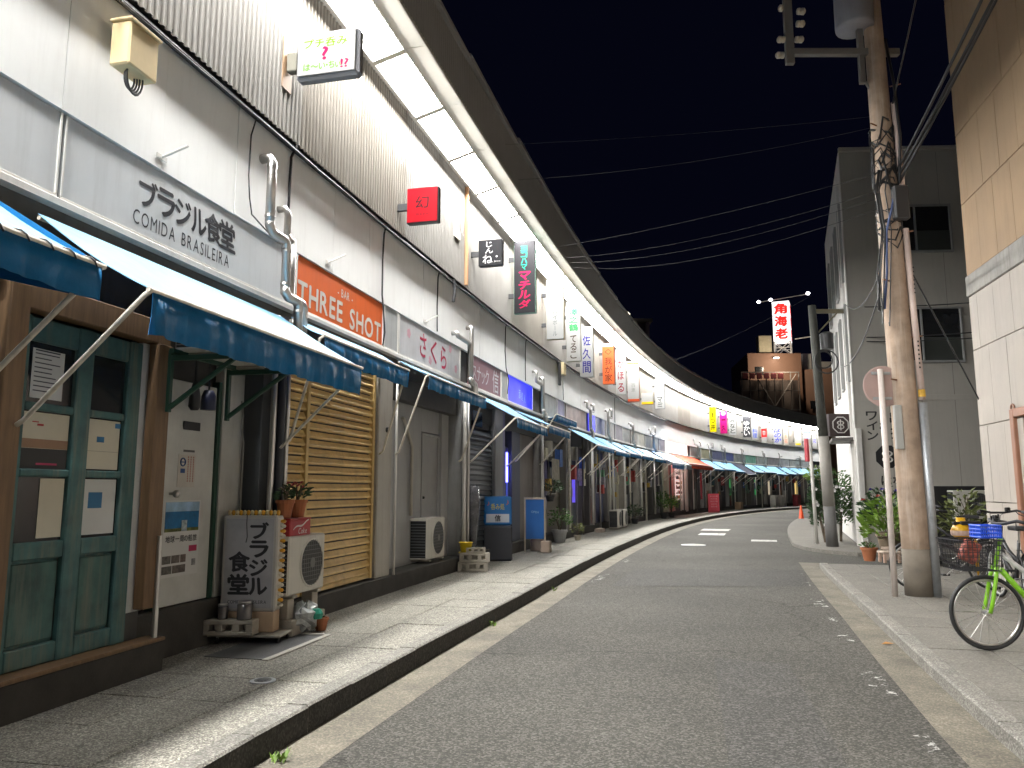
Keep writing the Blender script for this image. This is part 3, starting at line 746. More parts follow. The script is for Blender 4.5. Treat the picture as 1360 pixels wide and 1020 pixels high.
q = MB(); hline(q, '大衆酒場', .3, 3.66, 2.2, .33, .0, off=-.0016); q.build('lettering', P((.45, .38, .32), .6), t)
farc = [((.20, .22, .21), 'dark green-grey'), ((.36, .32, .20), 'ochre'), ((.12, .12, .20), 'dark navy'), ((.07, .09, .25), 'deep blue'), ((.28, .31, .30), 'grey-green'), ((.13, .30, .22), 'dull green'), ((.33, .35, .33), 'pale green-grey'), ((.20, .19, .19), 'charcoal'), ((.42, .42, .42), 'light grey'), ((.38, .40, .38), 'silver'), ((.45, .44, .42), 'off-white')]
for i, (c, nm) in enumerate(farc):
    signboard(43.2+i*2.62, 43.2+i*2.62+2.4, P(c, .5, var=.35, scale=3, streak=.4), '%s signboard, %s past the long lit white one' % (nm, ords[i]))

# ------------------------------------------------------------ signs projecting under the eaves
def hang(s, d0, d1, z0, z1, face, label, thick=.12, side=None, rad=.012, back=None):
    t = thing('projecting_sign', label, 'sign', frame(s))
    MB().cbox(.012, thick, -d1, -d0, z0, z1, rad).build('casing', side or P((.05, .05, .055), .4), t)
    MB().cbox(0, .011, -d1+.012, -d0-.012, z0+.012, z1-.012, .004).build('face', face, t)
    b = MB()
    for zz in ((z0+(z1-z0)*.25, z0+(z1-z0)*.75) if z1-z0 > .8 else ((z0+z1)/2,)):
        MB().cbox(thick*.3, thick*.7, -d0+.002, -.06, zz-.05, zz+.05, .004).build('bracket', P((.05, .05, .052), .6, spec=.1), t)
    return t
WPL = P((.20, .20, .195), .4, var=.02, spec=.05)
# 1 rounded white light box
t = thing('projecting_sign', 'rounded white sign with green and pink handwriting nearest the camera', 'sign', frame(4.28))
MB().cbox(.0, .02, -.87, -.25, 5.57, 6.01, .03).build('face', WPL, t)
MB().cbox(.021, .15, -.90, -.22, 5.54, 6.04, .05).build('casing', P2((.34, .34, .36), .4), t)
MB().cbox(.03, .12, -.218, -.11, 5.66, 5.86, .01).build('bracket', P2((.25, .24, .2), .5), t)
MB().cbox(-.02, .16, -.105, -.092, 5.48, 6.02, .004).build('wood_plate', WOOD, t)
q = MB(); hline(q, 'プチ呑み', .55, 5.90, .46, .10, .012, 'side', -.0015); q.build('lettering', P2((.16, .34, .005), .5), t)
q = MB(); put(q, '?', .55, 5.785, .09, .13, .03, 'side', -.0015); hline(q, '!?', .76, 5.655, .08, .09, .02, 'side', -.0015); q.build('lettering', P2((.45, .006, .08), .5), t)
q = MB(); hline(q, 'は～い・ちぃ', .52, 5.655, .40, .085, .014, 'side', -.0015); q.build('lettering', P2((.15, .34, .03), .5), t)
# 2 red
t = hang(7.30, .24, .70, 5.10, 5.61, P2((.48, .012, .022), .4, var=.04), 'square red sign with one dark brushed character')
q = MB(); put(q, '幻', .47, 5.39, .19, .17, .006, 'side', -.002); hline(q, 'maya', .47, 5.225, .17, .035, .0, 'side', -.002, gap=.4); q.build('lettering', P2((.07, .02, .025), .5), t)
# 3 dark square
t = hang(10.7, .24, .70, 5.47, 5.97, P2((.03, .03, .033), .5, var=.05), 'square charcoal sign with white handwritten characters', rad=.05)
q = MB(); vline(q, 'じん', .45, 5.70, 5.93, .14, .012, 'side', -.002); put(q, 'ね', .42, 5.60, .18, .16, .012, 'side', -.002); hline(q, 'Jinne', .60, 5.555, .12, .03, .0, 'side', -.002)
put(q, '●', .59, 5.64, .035, .035, 0, 'side', -.002); q.build('lettering', P2((.75, .75, .75), .5), t)
# 4 dark tall
t = hang(13.27, .22, .70, 5.18, 6.78, P2((.028, .027, .03), .5, var=.04), 'tall charcoal sign with pale green rim and pink katakana', side=P2((.35, .55, .45), .4))
q = MB(); vline(q, 'ヨコハマ', .45, 6.12, 6.66, .13, .025, 'side', -.002); q.build('lettering', P2((.015, .34, .22), .5), t)
q = MB(); vline(q, 'マチルダ', .46, 5.28, 6.10, .25, .03, 'side', -.002, shear=.15); q.build('lettering', P2((.5, .012, .08), .5), t)
# 5.. white banners
t = hang(16.27, .22, .68, 5.19, 6.72, WPL, 'tall white sign with grey hexagon mark beyond the charcoal one', side=P2((.62, .52, .35), .5))
q = MB(); q.torus((-.001, -.45, 6.53), .10, .008, 'X', 6, 6); put(q, 'N', .45, 6.53, .08, .09, 0, 'side', -.002); hline(q, 'BAR', .45, 6.32, .22, .08, 0, 'side', -.002); vline(q, '野毛ハイボール', .45, 5.27, 6.24, .11, 0, 'side', -.002); q.build('lettering', P2((.13, .13, .14), .5), t)
t = hang(18.6, .22, .63, 5.01, 6.70, WPL, 'tall white sign with green kanji above black kana', side=P2((.6, .58, .5), .5))
q = MB(); vline(q, '澤之鶴', .43, 5.86, 6.52, .25, .02, 'side', -.002); q.build('lettering', P2((.03, .26, .08), .5), t)
q = MB(); vline(q, 'てるこ', .42, 5.08, 5.76, .17, .012, 'side', -.002); q.build('lettering', P2((.06, .03, .02), .5), t)
q = MB(); put(q, '✕', .43, 6.60, .1, .1, .0, 'side', -.002); q.build('lettering', P2((.6, .25, .12), .5), t)
t = hang(20.37, .22, .63, 4.82, 6.35, WPL, 'tall white sign with three dark blue kanji', side=P2((.62, .6, .55), .5))
q = MB(); vline(q, '佐久間', .43, 4.92, 6.14, .24, .012, 'side', -.002); q.build('lettering', P2((.02, .015, .2), .5), t)
t = hang(23.83, .22, .64, 5.06, 6.48, P2((.52, .10, .03), .4, var=.03), 'orange-red sign with black brush characters', side=P2((.4, .1, .06), .5))
MB().cbox(-.008, -.001, -.62, -.24, 6.36, 6.46, .002).build('top_strip', WPL, t)
q = MB(); vline(q, '我が家', .43, 5.14, 6.0, .24, .008, 'side', -.0025); put(q, '◇', .43, 6.18, .24, .2, .0, 'side', -.0025); q.build('lettering', P2((.08, .02, .012), .5), t)
t = hang(26.2, .22, .59, 4.98, 6.68, WPL, 'white sign with three crimson kana behind the orange one', side=P2((.6, .58, .52), .5))
q = MB(); vline(q, 'かほる', .40, 5.02, 6.35, .22, .01, 'side', -.002); q.build('lettering', P2((.25, .008, .025), .5), t)
t = hang(28.34, .22, .70, 4.93, 6.56, WPL, 'white sign with red bars at top and foot', side=P2((.3, .1, .06), .5))
MB().cbox(-.008, -.001, -.69, -.23, 6.44, 6.51, .002).build('red_bar', P2((.62, .12, .05), .5), t); MB().cbox(-.008, -.001, -.69, -.23, 4.95, 5.05, .002).build('red_bar', P2((.50, .08, .03), .5), t)
q = MB(); vline(q, 'スナック', .46, 5.75, 6.35, .1, 0, 'side', -.002); vline(q, '百恵', .46, 5.32, 5.68, .16, 0, 'side', -.002); q.build('lettering', P2((.2, .19, .18), .5), t)
t = hang(31.2, .22, .74, 5.13, 5.62, WPL, 'low white sign with yellow strip along the foot', side=P2((.6, .5, .3), .5))
MB().cbox(-.008, -.001, -.73, -.23, 5.14, 5.24, .002).build('yellow_strip', P2((.75, .42, .01), .5), t)
t = hang(34.2, .22, .68, 5.23, 6.66, WPL, 'white sign with black katakana and dark edge beyond the low yellow one')
q = MB(); vline(q, 'スナック', .45, 5.85, 6.35, .11, 0, 'side', -.002); vline(q, 'マミ', .45, 5.29, 5.80, .24, .01, 'side', -.002); q.build('lettering', P2((.05, .05, .05), .5), t)
q = MB(); hline(q, 'カラオケ', .45, 6.50, .34, .1, 0, 'side', -.002); q.build('lettering', P2((.55, .05, .06), .5), t)
far = [(47.1, .64, 5.0, 6.59, (.55, .46, .0), 'まつ井', (.03, .03, .0), 'bright yellow sign in the far curve'),
       (49.6, .70, 5.06, 6.53, (.5, .012, .16), '一久', (.06, .0, .02), 'magenta sign next to the yellow one'),
       (51.8, .72, 5.09, 6.56, (.36, .36, .35), 'みなと', (.05, .05, .05), 'white sign with black kana right of the magenta one'),
       (55.1, .80, 5.13, 6.62, (.05, .05, .055), 'ゆかい', (.72, .72, .7), 'black sign with white characters in the far curve'),
       (57.2, .71, 5.08, 6.62, (.36, .36, .35), '小料理', (.08, .12, .5), 'white sign with blue characters right of the black one'),
       (59.5, .67, 4.98, 6.57, (.36, .36, .35), '', (.6, .02, .02), 'white sign with a red square in the far curve'),
       (62.4, .92, 5.0, 6.59, (.36, .36, .35), 'ほのか', (.03, .04, .45), 'wide white sign with slanting navy writing'),
       (64.8, .64, 5.05, 6.63, (.42, .39, .33), '山茶花', (.6, .2, .12), 'cream sign with faded red characters'),
       (67.4, .84, 5.10, 6.68, (.42, .41, .38), '', (.5, .4, .05), 'blank white sign with yellow foot in the far curve'),
       (69.6, .86, 5.20, 6.55, (.36, .36, .35), 'しぶや', (.10, .14, .5), 'white sign with blue head bar near the street pole'),
       (71.7, .61, 5.09, 6.55, (.36, .36, .35), '花', (.12, .1, .5), 'last white sign beside the street pole')]
for s, d1, z0, z1, c, tx, tc, lb in far:
    t = hang(s, .22, d1, z0, z1, P2(c, .4, var=.02), lb, side=P2((.45, .42, .38), .5))
    m = (.22+d1)/2; ink = P2(tc, .5)
    if tx:
        q = MB(); vline(q, tx, m, z0+.12, z1-.32, d1-.40 if d1 > .7 else .26, .02, 'side', -.002, shear=.4 if tx == 'ほのか' else 0); q.build('lettering', ink, t)
    if 'red square' in lb: MB().cbox(-.008, -.001, -d1+.02, -.24, 5.40, 6.05, .002).build('red_square', ink, t); q = MB(); put(q, '杏', m, 5.72, .25, .4, .02, 'side', -.0095); q.build('lettering', WPL, t)
    if 'yellow foot' in lb: MB().cbox(-.008, -.001, -d1+.1, -.3, 5.16, 5.30, .002).build('yellow_strip', P2((.7, .5, .0), .5), t)
    if 'head bar' in lb: MB().cbox(-.008, -.001, -d1+.02, -.24, 6.28, 6.42, .002).build('blue_bar', ink, t)
    if 'magenta' in lb and s < 50: q = MB(); put(q, '●', m, 6.36, .3, .22, 0, 'side', -.002); q.build('lettering', P2((.74, .5, .55), .5), t)

# ------------------------------------------------------------ awnings
CANT = mat('awning_lit_top', (.21, .42, .60), .5, spec=.2, var=.10, scale=3, streak=.25, dirt=(.12, .26, .38), bump=1.0, bscale=3.5)  # paler than the valance: lamplight on the top put into the colour
CANV = mat('awning_blue', (.010, .15, .36), .45, spec=.25, var=.14, scale=3, streak=.25, dirt=(.02, .08, .16), bump=.9, bscale=9)
def translucent(m, col, f):
    nt = m.node_tree; b = nt.nodes['Principled BSDF']; tr = nt.nodes.new('ShaderNodeBsdfTranslucent'); tr.inputs[0].default_value = (*col, 1)
    mx = nt.nodes.new('ShaderNodeMixShader'); mx.inputs[0].default_value = f
    nt.links.new(b.outputs[0], mx.inputs[1]); nt.links.new(tr.outputs[0], mx.inputs[2]); nt.links.new(mx.outputs[0], nt.nodes['Material Output'].inputs[0])
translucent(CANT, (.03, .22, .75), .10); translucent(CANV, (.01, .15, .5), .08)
CANVB = mat('awning_strong_blue', (.03, .20, .50), .4, var=.1)
CANVG = mat('awning_grey', (.30, .34, .40), .5, var=.15, streak=.3)
CANVO = mat('awning_orange', (.55, .055, .012), .55, var=.08, spec=.1)
CANVN = mat('awning_navy', (.012, .018, .04), .5, var=.2)
def awning(s0, s1, d, zf, zb, val, m, label, arms=(0, 1), armz=.75, group=None, cord=False, seed=0, sides=False):
    w = s1-s0; h = w/2; rr = random.Random(seed)
    t = thing('awning', label, 'awning', frame((s0+s1)/2), group)
    nx, ny = 12, 5; vs = []; fs = []
    for j in range(ny+1):
        f = j/ny
        for i in range(nx+1):
            x = -h+w*i/nx; sag = -.025*math.sin(PI*f)*(1+.5*math.sin(i*1.7+seed))-.012*math.sin(PI*i/nx)*f
            vs.append((x, -.04-(d-.04)*f, zb+(zf-zb)*f+sag))
    n1 = len(vs); vs += [(x, y, z-.006) for x, y, z in vs]
    for j in range(ny):
        for i in range(nx):
            a = j*(nx+1)+i; fs.append((a, a+1, a+nx+2, a+nx+1)); fs.append((n1+a, n1+a+nx+1, n1+a+nx+2, n1+a+1))
    for i in range(nx):
        fs.append((i, n1+i, n1+i+1, i+1)); b = ny*(nx+1)+i; fs.append((b, b+1, n1+b+1, n1+b))
    for j in range(ny):
        a = j*(nx+1); fs.append((a, a+nx+1, n1+a+nx+1, n1+a)); a += nx; fs.append((a, n1+a, n1+a+nx+1, a+nx+1))
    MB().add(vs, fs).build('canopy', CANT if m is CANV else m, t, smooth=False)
    vs = []; fs = []; n = 72
    for i in range(n+1):
        x = -h+w*i/n; wv = .013*math.sin(i*1.15+seed)*(.6+.5*math.sin(i*.31+seed))+.010*math.sin(i*.47+seed*2)+.006*math.sin(i*2.3)
        vs += [(x, -d, zf-.006-.012*math.sin(PI*i/n)), (x, -d-.004+wv*.5, zf-val*.5), (x, -d+.004+wv*1.4, zf-val-.008*abs(math.sin(i*.65+seed)))]
    n1 = len(vs); vs += [(x, y+.004, z) for x, y, z in vs]
    for i in range(n):
        for j in range(2):
            a = i*3+j; fs.append((a, a+1, a+4, a+3)); fs.append((n1+a, n1+a+3, n1+a+4, n1+a+1))
        fs.append((i*3+2, n1+i*3+2, n1+i*3+5, i*3+5)); fs.append((i*3, i*3+3, n1+i*3+3, n1+i*3))
    fs += [(0, 1, n1+1, n1), (1, 2, n1+2, n1+1), (n*3, n1+n*3, n1+n*3+1, n*3+1), (n*3+1, n1+n*3+1, n1+n*3+2, n*3+2)]
    MB().add(vs, fs).build('valance', m, t, smooth=True)
    MB().tube([(-h-.03, -d+.008, zf-.002), (h+.03, -d+.008, zf-.002)], .016, 8).build('front_bar', BARW, t)
    MB().tube([(-h, -.05, zb-.03), (h, -.05, zb-.03)], .014, 8).build('roller', BARW, t)
    for e in arms:
        x = -h-.01 if e == 0 else h+.01
        MB().tube([(x, -d+.0, zf-.004), (x, -d+.045, zf-.03), (x, -.08, zf-armz), (x, -.03, zf-armz-.03)], .0155, 8).build('arm', BARW, t, smooth=True)
    if sides:
        for x in (-h, h):
            q = MB(); q.add([(x, -.05, zb), (x, -d, zf), (x, -d, zf-val), (x, -.05, zb-.5), (x+.004, -.05, zb), (x+.004, -d, zf), (x+.004, -d, zf-val), (x+.004, -.05, zb-.5)], [(0, 1, 2, 3), (7, 6, 5, 4), (0, 4, 5, 1), (1, 5, 6, 2), (2, 6, 7, 3), (3, 7, 4, 0)]); q.build('side_curtain', m, t)
    if cord:
        pts = [(-h+.02+i*(w/140), -d+.008+.021*math.cos(i*.9), zf-.002+.021*math.sin(i*.9)) for i in range(140)]
        MB().tube(pts, .005, 5).build('cord', CABLE, t)
    return t
awning(-1.75, 1.15, .92, 2.68, 3.20, .19, CANV, 'blue awning cut off by the left edge of the photo', cord=True, seed=1, sides=True)
for i in range(4):  # unseen awnings added to keep lamp light off the near pavement
    awning(-4.7-i*2.95, -1.95-i*2.95, .92, 2.68, 3.20, .18, CANV, 'unseen blue awning added behind the camera to block lamps, %s back along the row' % ords[i], seed=60+i)
awning(1.60, 4.57, .90, 2.66, 3.20, .26, CANV, 'large pale blue awning over the teal door', seed=2, sides=False)
awning(4.74, 7.06, .42, 3.03, 3.24, .22, CANV, 'half-folded blue awning over the yellow shutter', seed=3, armz=1.05)
awning(7.62, 10.35, .50, 3.05, 3.27, .19, CANV, 'half-folded blue awning over the grey shop front', seed=4, armz=1.05)
awning(10.97, 13.42, .90, 2.76, 3.24, .17, CANV, 'light blue awning over the dark grey shutter', seed=5)
awning(14.1, 16.3, .80, 2.88, 3.22, .16, CANV, 'dark-fringed blue awning over the blue-lit bar', seed=6)
awning(17.0, 19.4, .32, 3.40, 3.30, .16, CANV, 'blue awning folded up steeply against the sign band', seed=7, armz=.35)
sp = [(19.5, 22.1, .9, 2.75), (22.5, 24.9, .9, 2.73), (25.2, 27.5, .88, 2.78), (28.0, 30.3, .86, 2.80), (30.8, 33.2, .86, 2.80)]
for i, (a, b, d, z) in enumerate(sp):
    awning(a, b, d, z, 3.24, .13, CANV, 'light blue awning in the middle of the row, %s past the folded-up one' % ords[i], seed=10+i)
awning(33.7, 36.6, 1.05, 2.72, 3.28, .26, CANVB, 'strong blue awning left of the grey one', seed=16)
awning(36.75, 38.0, 1.15, 2.70, 3.30, .22, CANVG, 'short grey awning between the strong blue and the orange one', seed=17, sides=True)
awning(38.2, 44.2, 1.05, 2.82, 3.30, .24, CANVO, 'wide orange-red awning over the pink shop', seed=18)
sp = [(45.0, 47.4), (47.7, 50.1), (50.4, 52.6), (55.4, 57.6), (57.9, 60.1), (60.5, 63.2), (63.5, 65.6), (65.9, 68.0), (68.3, 70.4), (70.7, 72.9)]
for i, (a, b) in enumerate(sp):
    awning(a, b, 1.0, 2.70+.05*math.sin(i*2.1), 3.26, .10, CANV, 'sky blue awning in the far curve, %s past the orange one' % ords[i], seed=30+i)
awning(52.9, 55.1, 1.1, 2.50, 3.28, .15, CANVN, 'dark navy awning in the far curve', seed=50)
# ------------------------------------------------------------ pipes, meter boxes, cables on the wall
def flue(s, kind, label):
    t = thing('vent_pipe', label, 'pipe', frame(s))
    q = MB(); q2 = MB()
    if kind == 0:
        q.tube([(0, -.0, 4.66), (0, -.10, 4.66), (0, -.12, 4.62), (0, -.12, 4.02)], .045, 12)
        q.tube([(0, -.12, 4.04), (0, -.12, 3.99), (.06, -.12, 3.94), (.28, -.12, 3.94), (.33, -.12, 3.90), (.33, -.12, 3.46)], .045, 12)
        q.tube([(.33, -.12, 3.47), (.33, -.12, 3.42), (.38, -.13, 3.38), (.52, -.14, 3.38), (.57, -.14, 3.33), (.57, -.14, 3.08)], .048, 12)
        q2.tube([(.34, -.0, 4.28), (.34, -.08, 4.28), (.36, -.10, 4.24), (.36, -.10, 4.0)], .035, 12)
        q2.tube([(.47, -.10, 4.0), (.47, -.10, 3.44), (.50, -.12, 3.40), (.66, -.13, 3.38), (.70, -.13, 3.34), (.70, -.13, 3.08)], .042, 12)
        q2.tube([(.36, -.10, 4.02), (.38, -.10, 3.98), (.45, -.10, 3.97), (.47, -.10, 3.94)], .036, 10)
        c = MB()
        for x, y, z in ((0, -.12, 4.58), (0, -.12, 4.08), (.33, -.12, 3.84), (.33, -.12, 3.50), (.57, -.14, 3.28)): c.tube([(x, y, z-.012), (x, y, z+.012)], .05, 12)
        c.build('clamp', STEEL, t)
    else:
        w = 1 if kind == 1 else -1; r = random.Random(int(s*10)); L1 = r.uniform(.25, .85); L2 = r.uniform(.2, .7); za = r.uniform(4.12, 4.45); zc = r.uniform(4.1, 4.4)
        def run(q, x, L, ztop, zh):
            q.tube([(x+L, 0, ztop), (x+L, -.10, ztop), (x+L, -.10, zh+.03), (x+L*.97, -.10, zh), (x+L*.06, -.10, zh-.01), (x, -.10, zh-.04), (x, -.10, 3.44)], .040, 8)
        run(q, 0, -L1*w, za, 4.08)
        if r.random() < .65: run(q2, .11*w, L2*w, zc, 4.03)
        else: q2.tube([(.11*w, 0, zc), (.11*w, -.09, zc), (.11*w, -.1, zc-.04), (.11*w, -.1, 3.44)], .040, 8)
        q.tube([(0, -.1, 3.46), (.03, -.12, 3.38), (.14, -.13, 3.36), (.18, -.13, 3.30), (.18, -.13, 3.06)], .045, 8)
        q2.tube([(.11*w, -.1, 3.46), (.14, -.12, 3.40), (.25, -.13, 3.37), (.29, -.13, 3.30), (.29, -.13, 3.06)], .045, 8)
    q.build('duct', STEEL, t, smooth=True); q2.build('duct', STEEL, t, smooth=True)
    return t
flue(4.12, 0, 'pair of shiny elbowed vent pipes left of the orange signboard')
fl = [(10.68, 1, 'steel vent pipes right of the red-lettered grey signboard'), (16.3, 1, 'steel vent pipes right of the glowing blue signboard'), (22.35, 1, 'steel vent pipes left of the small glowing blue signboard'),
      (25.3, 2, 'steel vent pipes right of the dark blue and grey signboard'), (29.85, 1, 'steel vent pipes above the middle awnings'), (34.3, 2, 'steel vent pipes above the strong blue awning')]
for s, k, l in fl: flue(s, k, l)
for i, s in enumerate((44.6, 47.5, 51.0, 55.2, 60.4, 64.1, 68.9)):
    flue(s, 1+i % 2, 'steel vent pipes on the far curved wall, %s past the orange awning' % ords[i])
# cream meter box with looped cables
t = thing('cable_box', 'cream metal cable box with looped black cables under it', 'box', frame(2.02, .085))
MB().cbox(0, .30, -.16, -.0, 4.42, 4.74, .012).build('case', P((.62, .48, .27), .5, streak=.1), t)
MB().cbox(-.015, .315, -.175, .0, 4.742, 4.762, .006).build('lid', P((.62, .48, .27), .5), t)
q = MB()
for i in range(4): q.torus((.15, -.05-i*.015, 4.40), .05+.010*i, .007, 'Y', 18, 6, sx=1, sz=1.6)
q.build('cable_loop', CABLE, t, smooth=True)
MB().cbox(0, .5, -.01, .012, 5.0, 5.14, .004).build('rail', WOOD, t, Matrix.Translation((-.52, -.12, .0)))
# small wall brackets
for i, (s, z) in enumerate(((2.72, 4.06), (5.55, 4.05), (8.75, 4.06))):
    t = thing('wall_bracket', ['small white strut bracket above the brush-lettered silver signboard', 'small white strut bracket above the orange signboard', 'small white strut bracket above the red-lettered grey signboard'][i], 'bracket', frame(s, 0))
    q = MB(); q.tube([(0, -.005, z), (.05, -.20, z+.10)], .010, 6); q.cbox(-.06, .06, -.012, -.004, z-.02, z+.02, .002); q.build('strut', WHITEP, t)
# black cables on the wall
def wall_cable(s, pts, r, label): tag(MB().tube(pts, r, 6).build('wall_cable', CABLE, None, frame(s), smooth=True), label, 'cable')
wall_cable(4.62, [(0, -.09, 5.02), (0, -.03, 4.9), (.01, -.02, 4.55), (.0, -.02, 4.30)], .014, 'black cable dropping behind the elbowed vent pipes')
wall_cable(7.05, [(0, -.06, 5.0), (.03, -.02, 4.9), (0, -.02, 4.5), (.01, -.02, 4.05), (-.02, -.06, 3.8), (.03, -.06, 3.55), (0, -.05, 3.37)], .011, 'black cable hanging over the blank strip right of the orange signboard')
wall_cable(3.92, [(0, -.06, 5.0), (-.02, -.02, 4.8), (-.03, -.02, 4.4), (0, -.02, 4.2), (.05, -.02, 4.05), (.4, -.03, 3.95)], .007, 'thin brown-black cable curling down beside the vent pipes')
wall_cable(13.3, [(0, -.06, 5.0), (.05, -.02, 4.9), (.02, -.02, 4.4), (.1, -.02, 4.05), (.2, -.05, 3.8), (.1, -.05, 3.5)], .010, 'black cable above the narrow grey signboard by the lit blue one')
for i, s in enumerate((9.2, 15.0, 19.0, 26.8)):
    wall_cable(s, [(0, -.06, 5.0), (.04, -.02, 4.9), (.01, -.02, 4.4), (.03, -.02, 4.0)], .010, 'thin black drop cable on the upper wall, %s from the left past the orange signboard' % ords[i])
# cables strapped along the trunk
for i in range(3):
    rr = random.Random(60+i)
    pts = [F(s*.7-4, .07+rr.uniform(-.012, .012)+i*.012, 4.985-i*.016+rr.uniform(-.012, .006)) for s in range(0, 60)]
    tag(MB().tube(pts, .011, 5).build('wall_cable', CABLE, None, smooth=True), ['upper', 'middle', 'lower'][i]+' of the black cables strapped under the corrugated sheets', 'cable')
t = thing('junction_box', 'cream junction box on the cable run beyond the charcoal sign', 'box', frame(18.3, .05)); MB().cbox(0, .3, -.16, 0, 4.62, 4.96, .01).build('case', P((.6, .5, .3), .5), t); MB().cbox(-.12, -.06, -.1, -.02, 4.3, 4.95, .02).build('cable_head', BLACK, t)
t = thing('cable_clamp', 'black cable clamp hanging from the trunk above the red-lettered signboard', 'clamp', frame(9.8, .04)); MB().tube([(0, -.05, 5.0), (.02, -.07, 4.85), (0, -.05, 4.62)], .03, 8).build('head', BLACK, t); MB().tube([(.03, -.06, 4.86), (.03, -.06, 4.70)], .02, 8).build('insulator', P((.5, .5, .48), .4), t)
# posts standing up from the wall head with steel angle
t = thing('steel_post', 'rusty steel angle post behind the charcoal square sign', 'post', frame(10.35, .10)); MB().cbox(0, .05, -.06, 0, 5.05, 6.86, .004).build('post', P((.32, .17, .08), .7, streak=.4), t)
t = thing('wire_frame', 'tangle of white wires on a small board under the eaves', 'wires', frame(9.75, .10)); MB().cbox(0, .30, -.02, 0, 5.75, 6.5, .004).build('board', P((.6, .57, .5), .5), t)
q = MB()
for i in range(5):
    rr = random.Random(i); q.tube([(rr.uniform(0, .3), -.03-rr.random()*.05, 5.8+rr.random()*.6) for _ in range(6)], .005, 5)
q.build('wires', P((.45, .43, .40), .5), t)
tag(MB().tube([(0, -.03, 6.0), (.1, -.05, 6.15), (.3, -.05, 6.13), (.42, -.05, 5.95), (.46, -.04, 5.85)], .006, 5).build('stray_wire', P((.5, .48, .45), .5), None, frame(7.35, .1)), 'stray white wire drooping on the corrugated sheets left of the red sign', 'wire')

# ------------------------------------------------------------ air conditioners
def aircon(M, label, w=.72, h=.54, dp=.27, fins=True, group=None, legs=.0):
    t = thing('outdoor_unit', label, 'air conditioner', M, group)
    MB().cbox(0, w, -dp, 0, 0, h, .014).build('case', ACW, t)
    fx, fz, fr = w*.62, h*.5, h*.42
    q = MB(); q.torus((fx, -dp-.002, fz), fr, .012, 'Y', 28, 8); q.build('grille_ring', ACW, t, smooth=True)
    MB().lathe([(fr, 0), (fr, .004)], 28, Matrix.Translation((fx, -dp-.001, fz)) @ Matrix.Rotation(PI/2, 4, 'X')).build('fan_opening', GRILL, t)
    q = MB()
    for i in range(-5, 6):
        e = i*fr/5.5; l = math.sqrt(fr*fr-e*e)
        q.box(fx-l, fx+l, -dp-.010, -dp-.008, fz+e-.0025, fz+e+.0025); q.box(fx+e-.0025, fx+e+.0025, -dp-.013, -dp-.011, fz-l, fz+l)
    q.lathe([(.05, 0), (.05, .004)], 16, Matrix.Translation((fx, -dp-.012, fz)) @ Matrix.Rotation(PI/2, 4, 'X'))
    q.build('fan_guard', P((.16, .16, .155), .5), t)
    q = MB()
    for i in range(12): q.box(-.006, -.001, -dp+.02, -.02, .05+i*(h-.1)/12, .05+i*(h-.1)/12+.008)
    q.build('fins', P((.16, .17, .18), .5), t)
    MB().box(-.0009, .0, -dp+.015, -.015, .03, h-.04).build('coil', P((.015, .016, .018), .5), t)
    q = MB()
    for x in (.08, w-.16): q.cbox(x, x+.08, -dp-.02, .02, -.03-legs, -.001, .006)
    q.build('feet', BLOCK, t)
    return t
a1 = aircon(frame(4.42, .03, .52), 'beige outdoor unit carrying the red crate beside the yellow shutter', .72, .54, .26)
aircon(frame(9.0, -.30, .44), 'beige outdoor unit in front of the grey shop front', .82, .62, .28)
aircon(frame(2.95, .05, 2.565), 'outdoor unit hung on green brackets under the first awning', .90, .37, .28)
t = thing('bracket_frame', 'dark green steel bracket carrying the hung outdoor unit', 'bracket', frame(2.90, .02, -.03))
GRN = P((.012, .055, .035), .5)
q = MB()
for x in (.02, .80):
    q.cbox(x, x+.04, -.62, .0, 2.52, 2.56, .003); q.tube([(x+.02, -.58, 2.53), (x+.02, -.02, 2.15)], .02, 6); q.cbox(x, x+.04, -.03, .0, 2.12, 2.6, .003)
q.cbox(-.05, .9, -.62, -.58, 2.562, 2.60, .003); q.cbox(-.05, .9, -.10, -.06, 2.562, 2.60, .003); q.build('frame', GRN, t)
aircon(frame(24.3, .26, .20), 'outdoor unit standing on the pavement in mid row, nearer of two', .75, .6, .3)
aircon(frame(25.4, .26, .20), 'outdoor unit standing on the pavement in mid row, farther of two', .75, .6, .3)
# lamp heads hanging under the bracket
t = thing('spot_lamp', 'black spot lamp hanging above the white door', 'lamp', frame(3.45, -.10)); MB().lathe([(.03, 0), (.05, .03), (.045, .12), (.03, .2), (.02, .24)], 14).build('head', BLACK, t, Matrix.Translation((0, 0, 2.16)), smooth=True); MB().tube([(0, 0, 2.38), (.0, 0, 2.8)], .012, 6).build('stem', BLACK, t)
t = thing('spot_lamp', 'dark blue bucket lamp right of the hanging spot lamp', 'lamp', frame(3.64, -.10)); MB().lathe([(.065, 0), (.06, .12), (.04, .17)], 14).build('head', P((.015, .02, .06), .4), t, Matrix.Translation((0, 0, 2.18)), smooth=True); MB().tube([(0, 0, 2.34), (.0, 0, 2.8)], .008, 6).build('stem', BLACK, t)
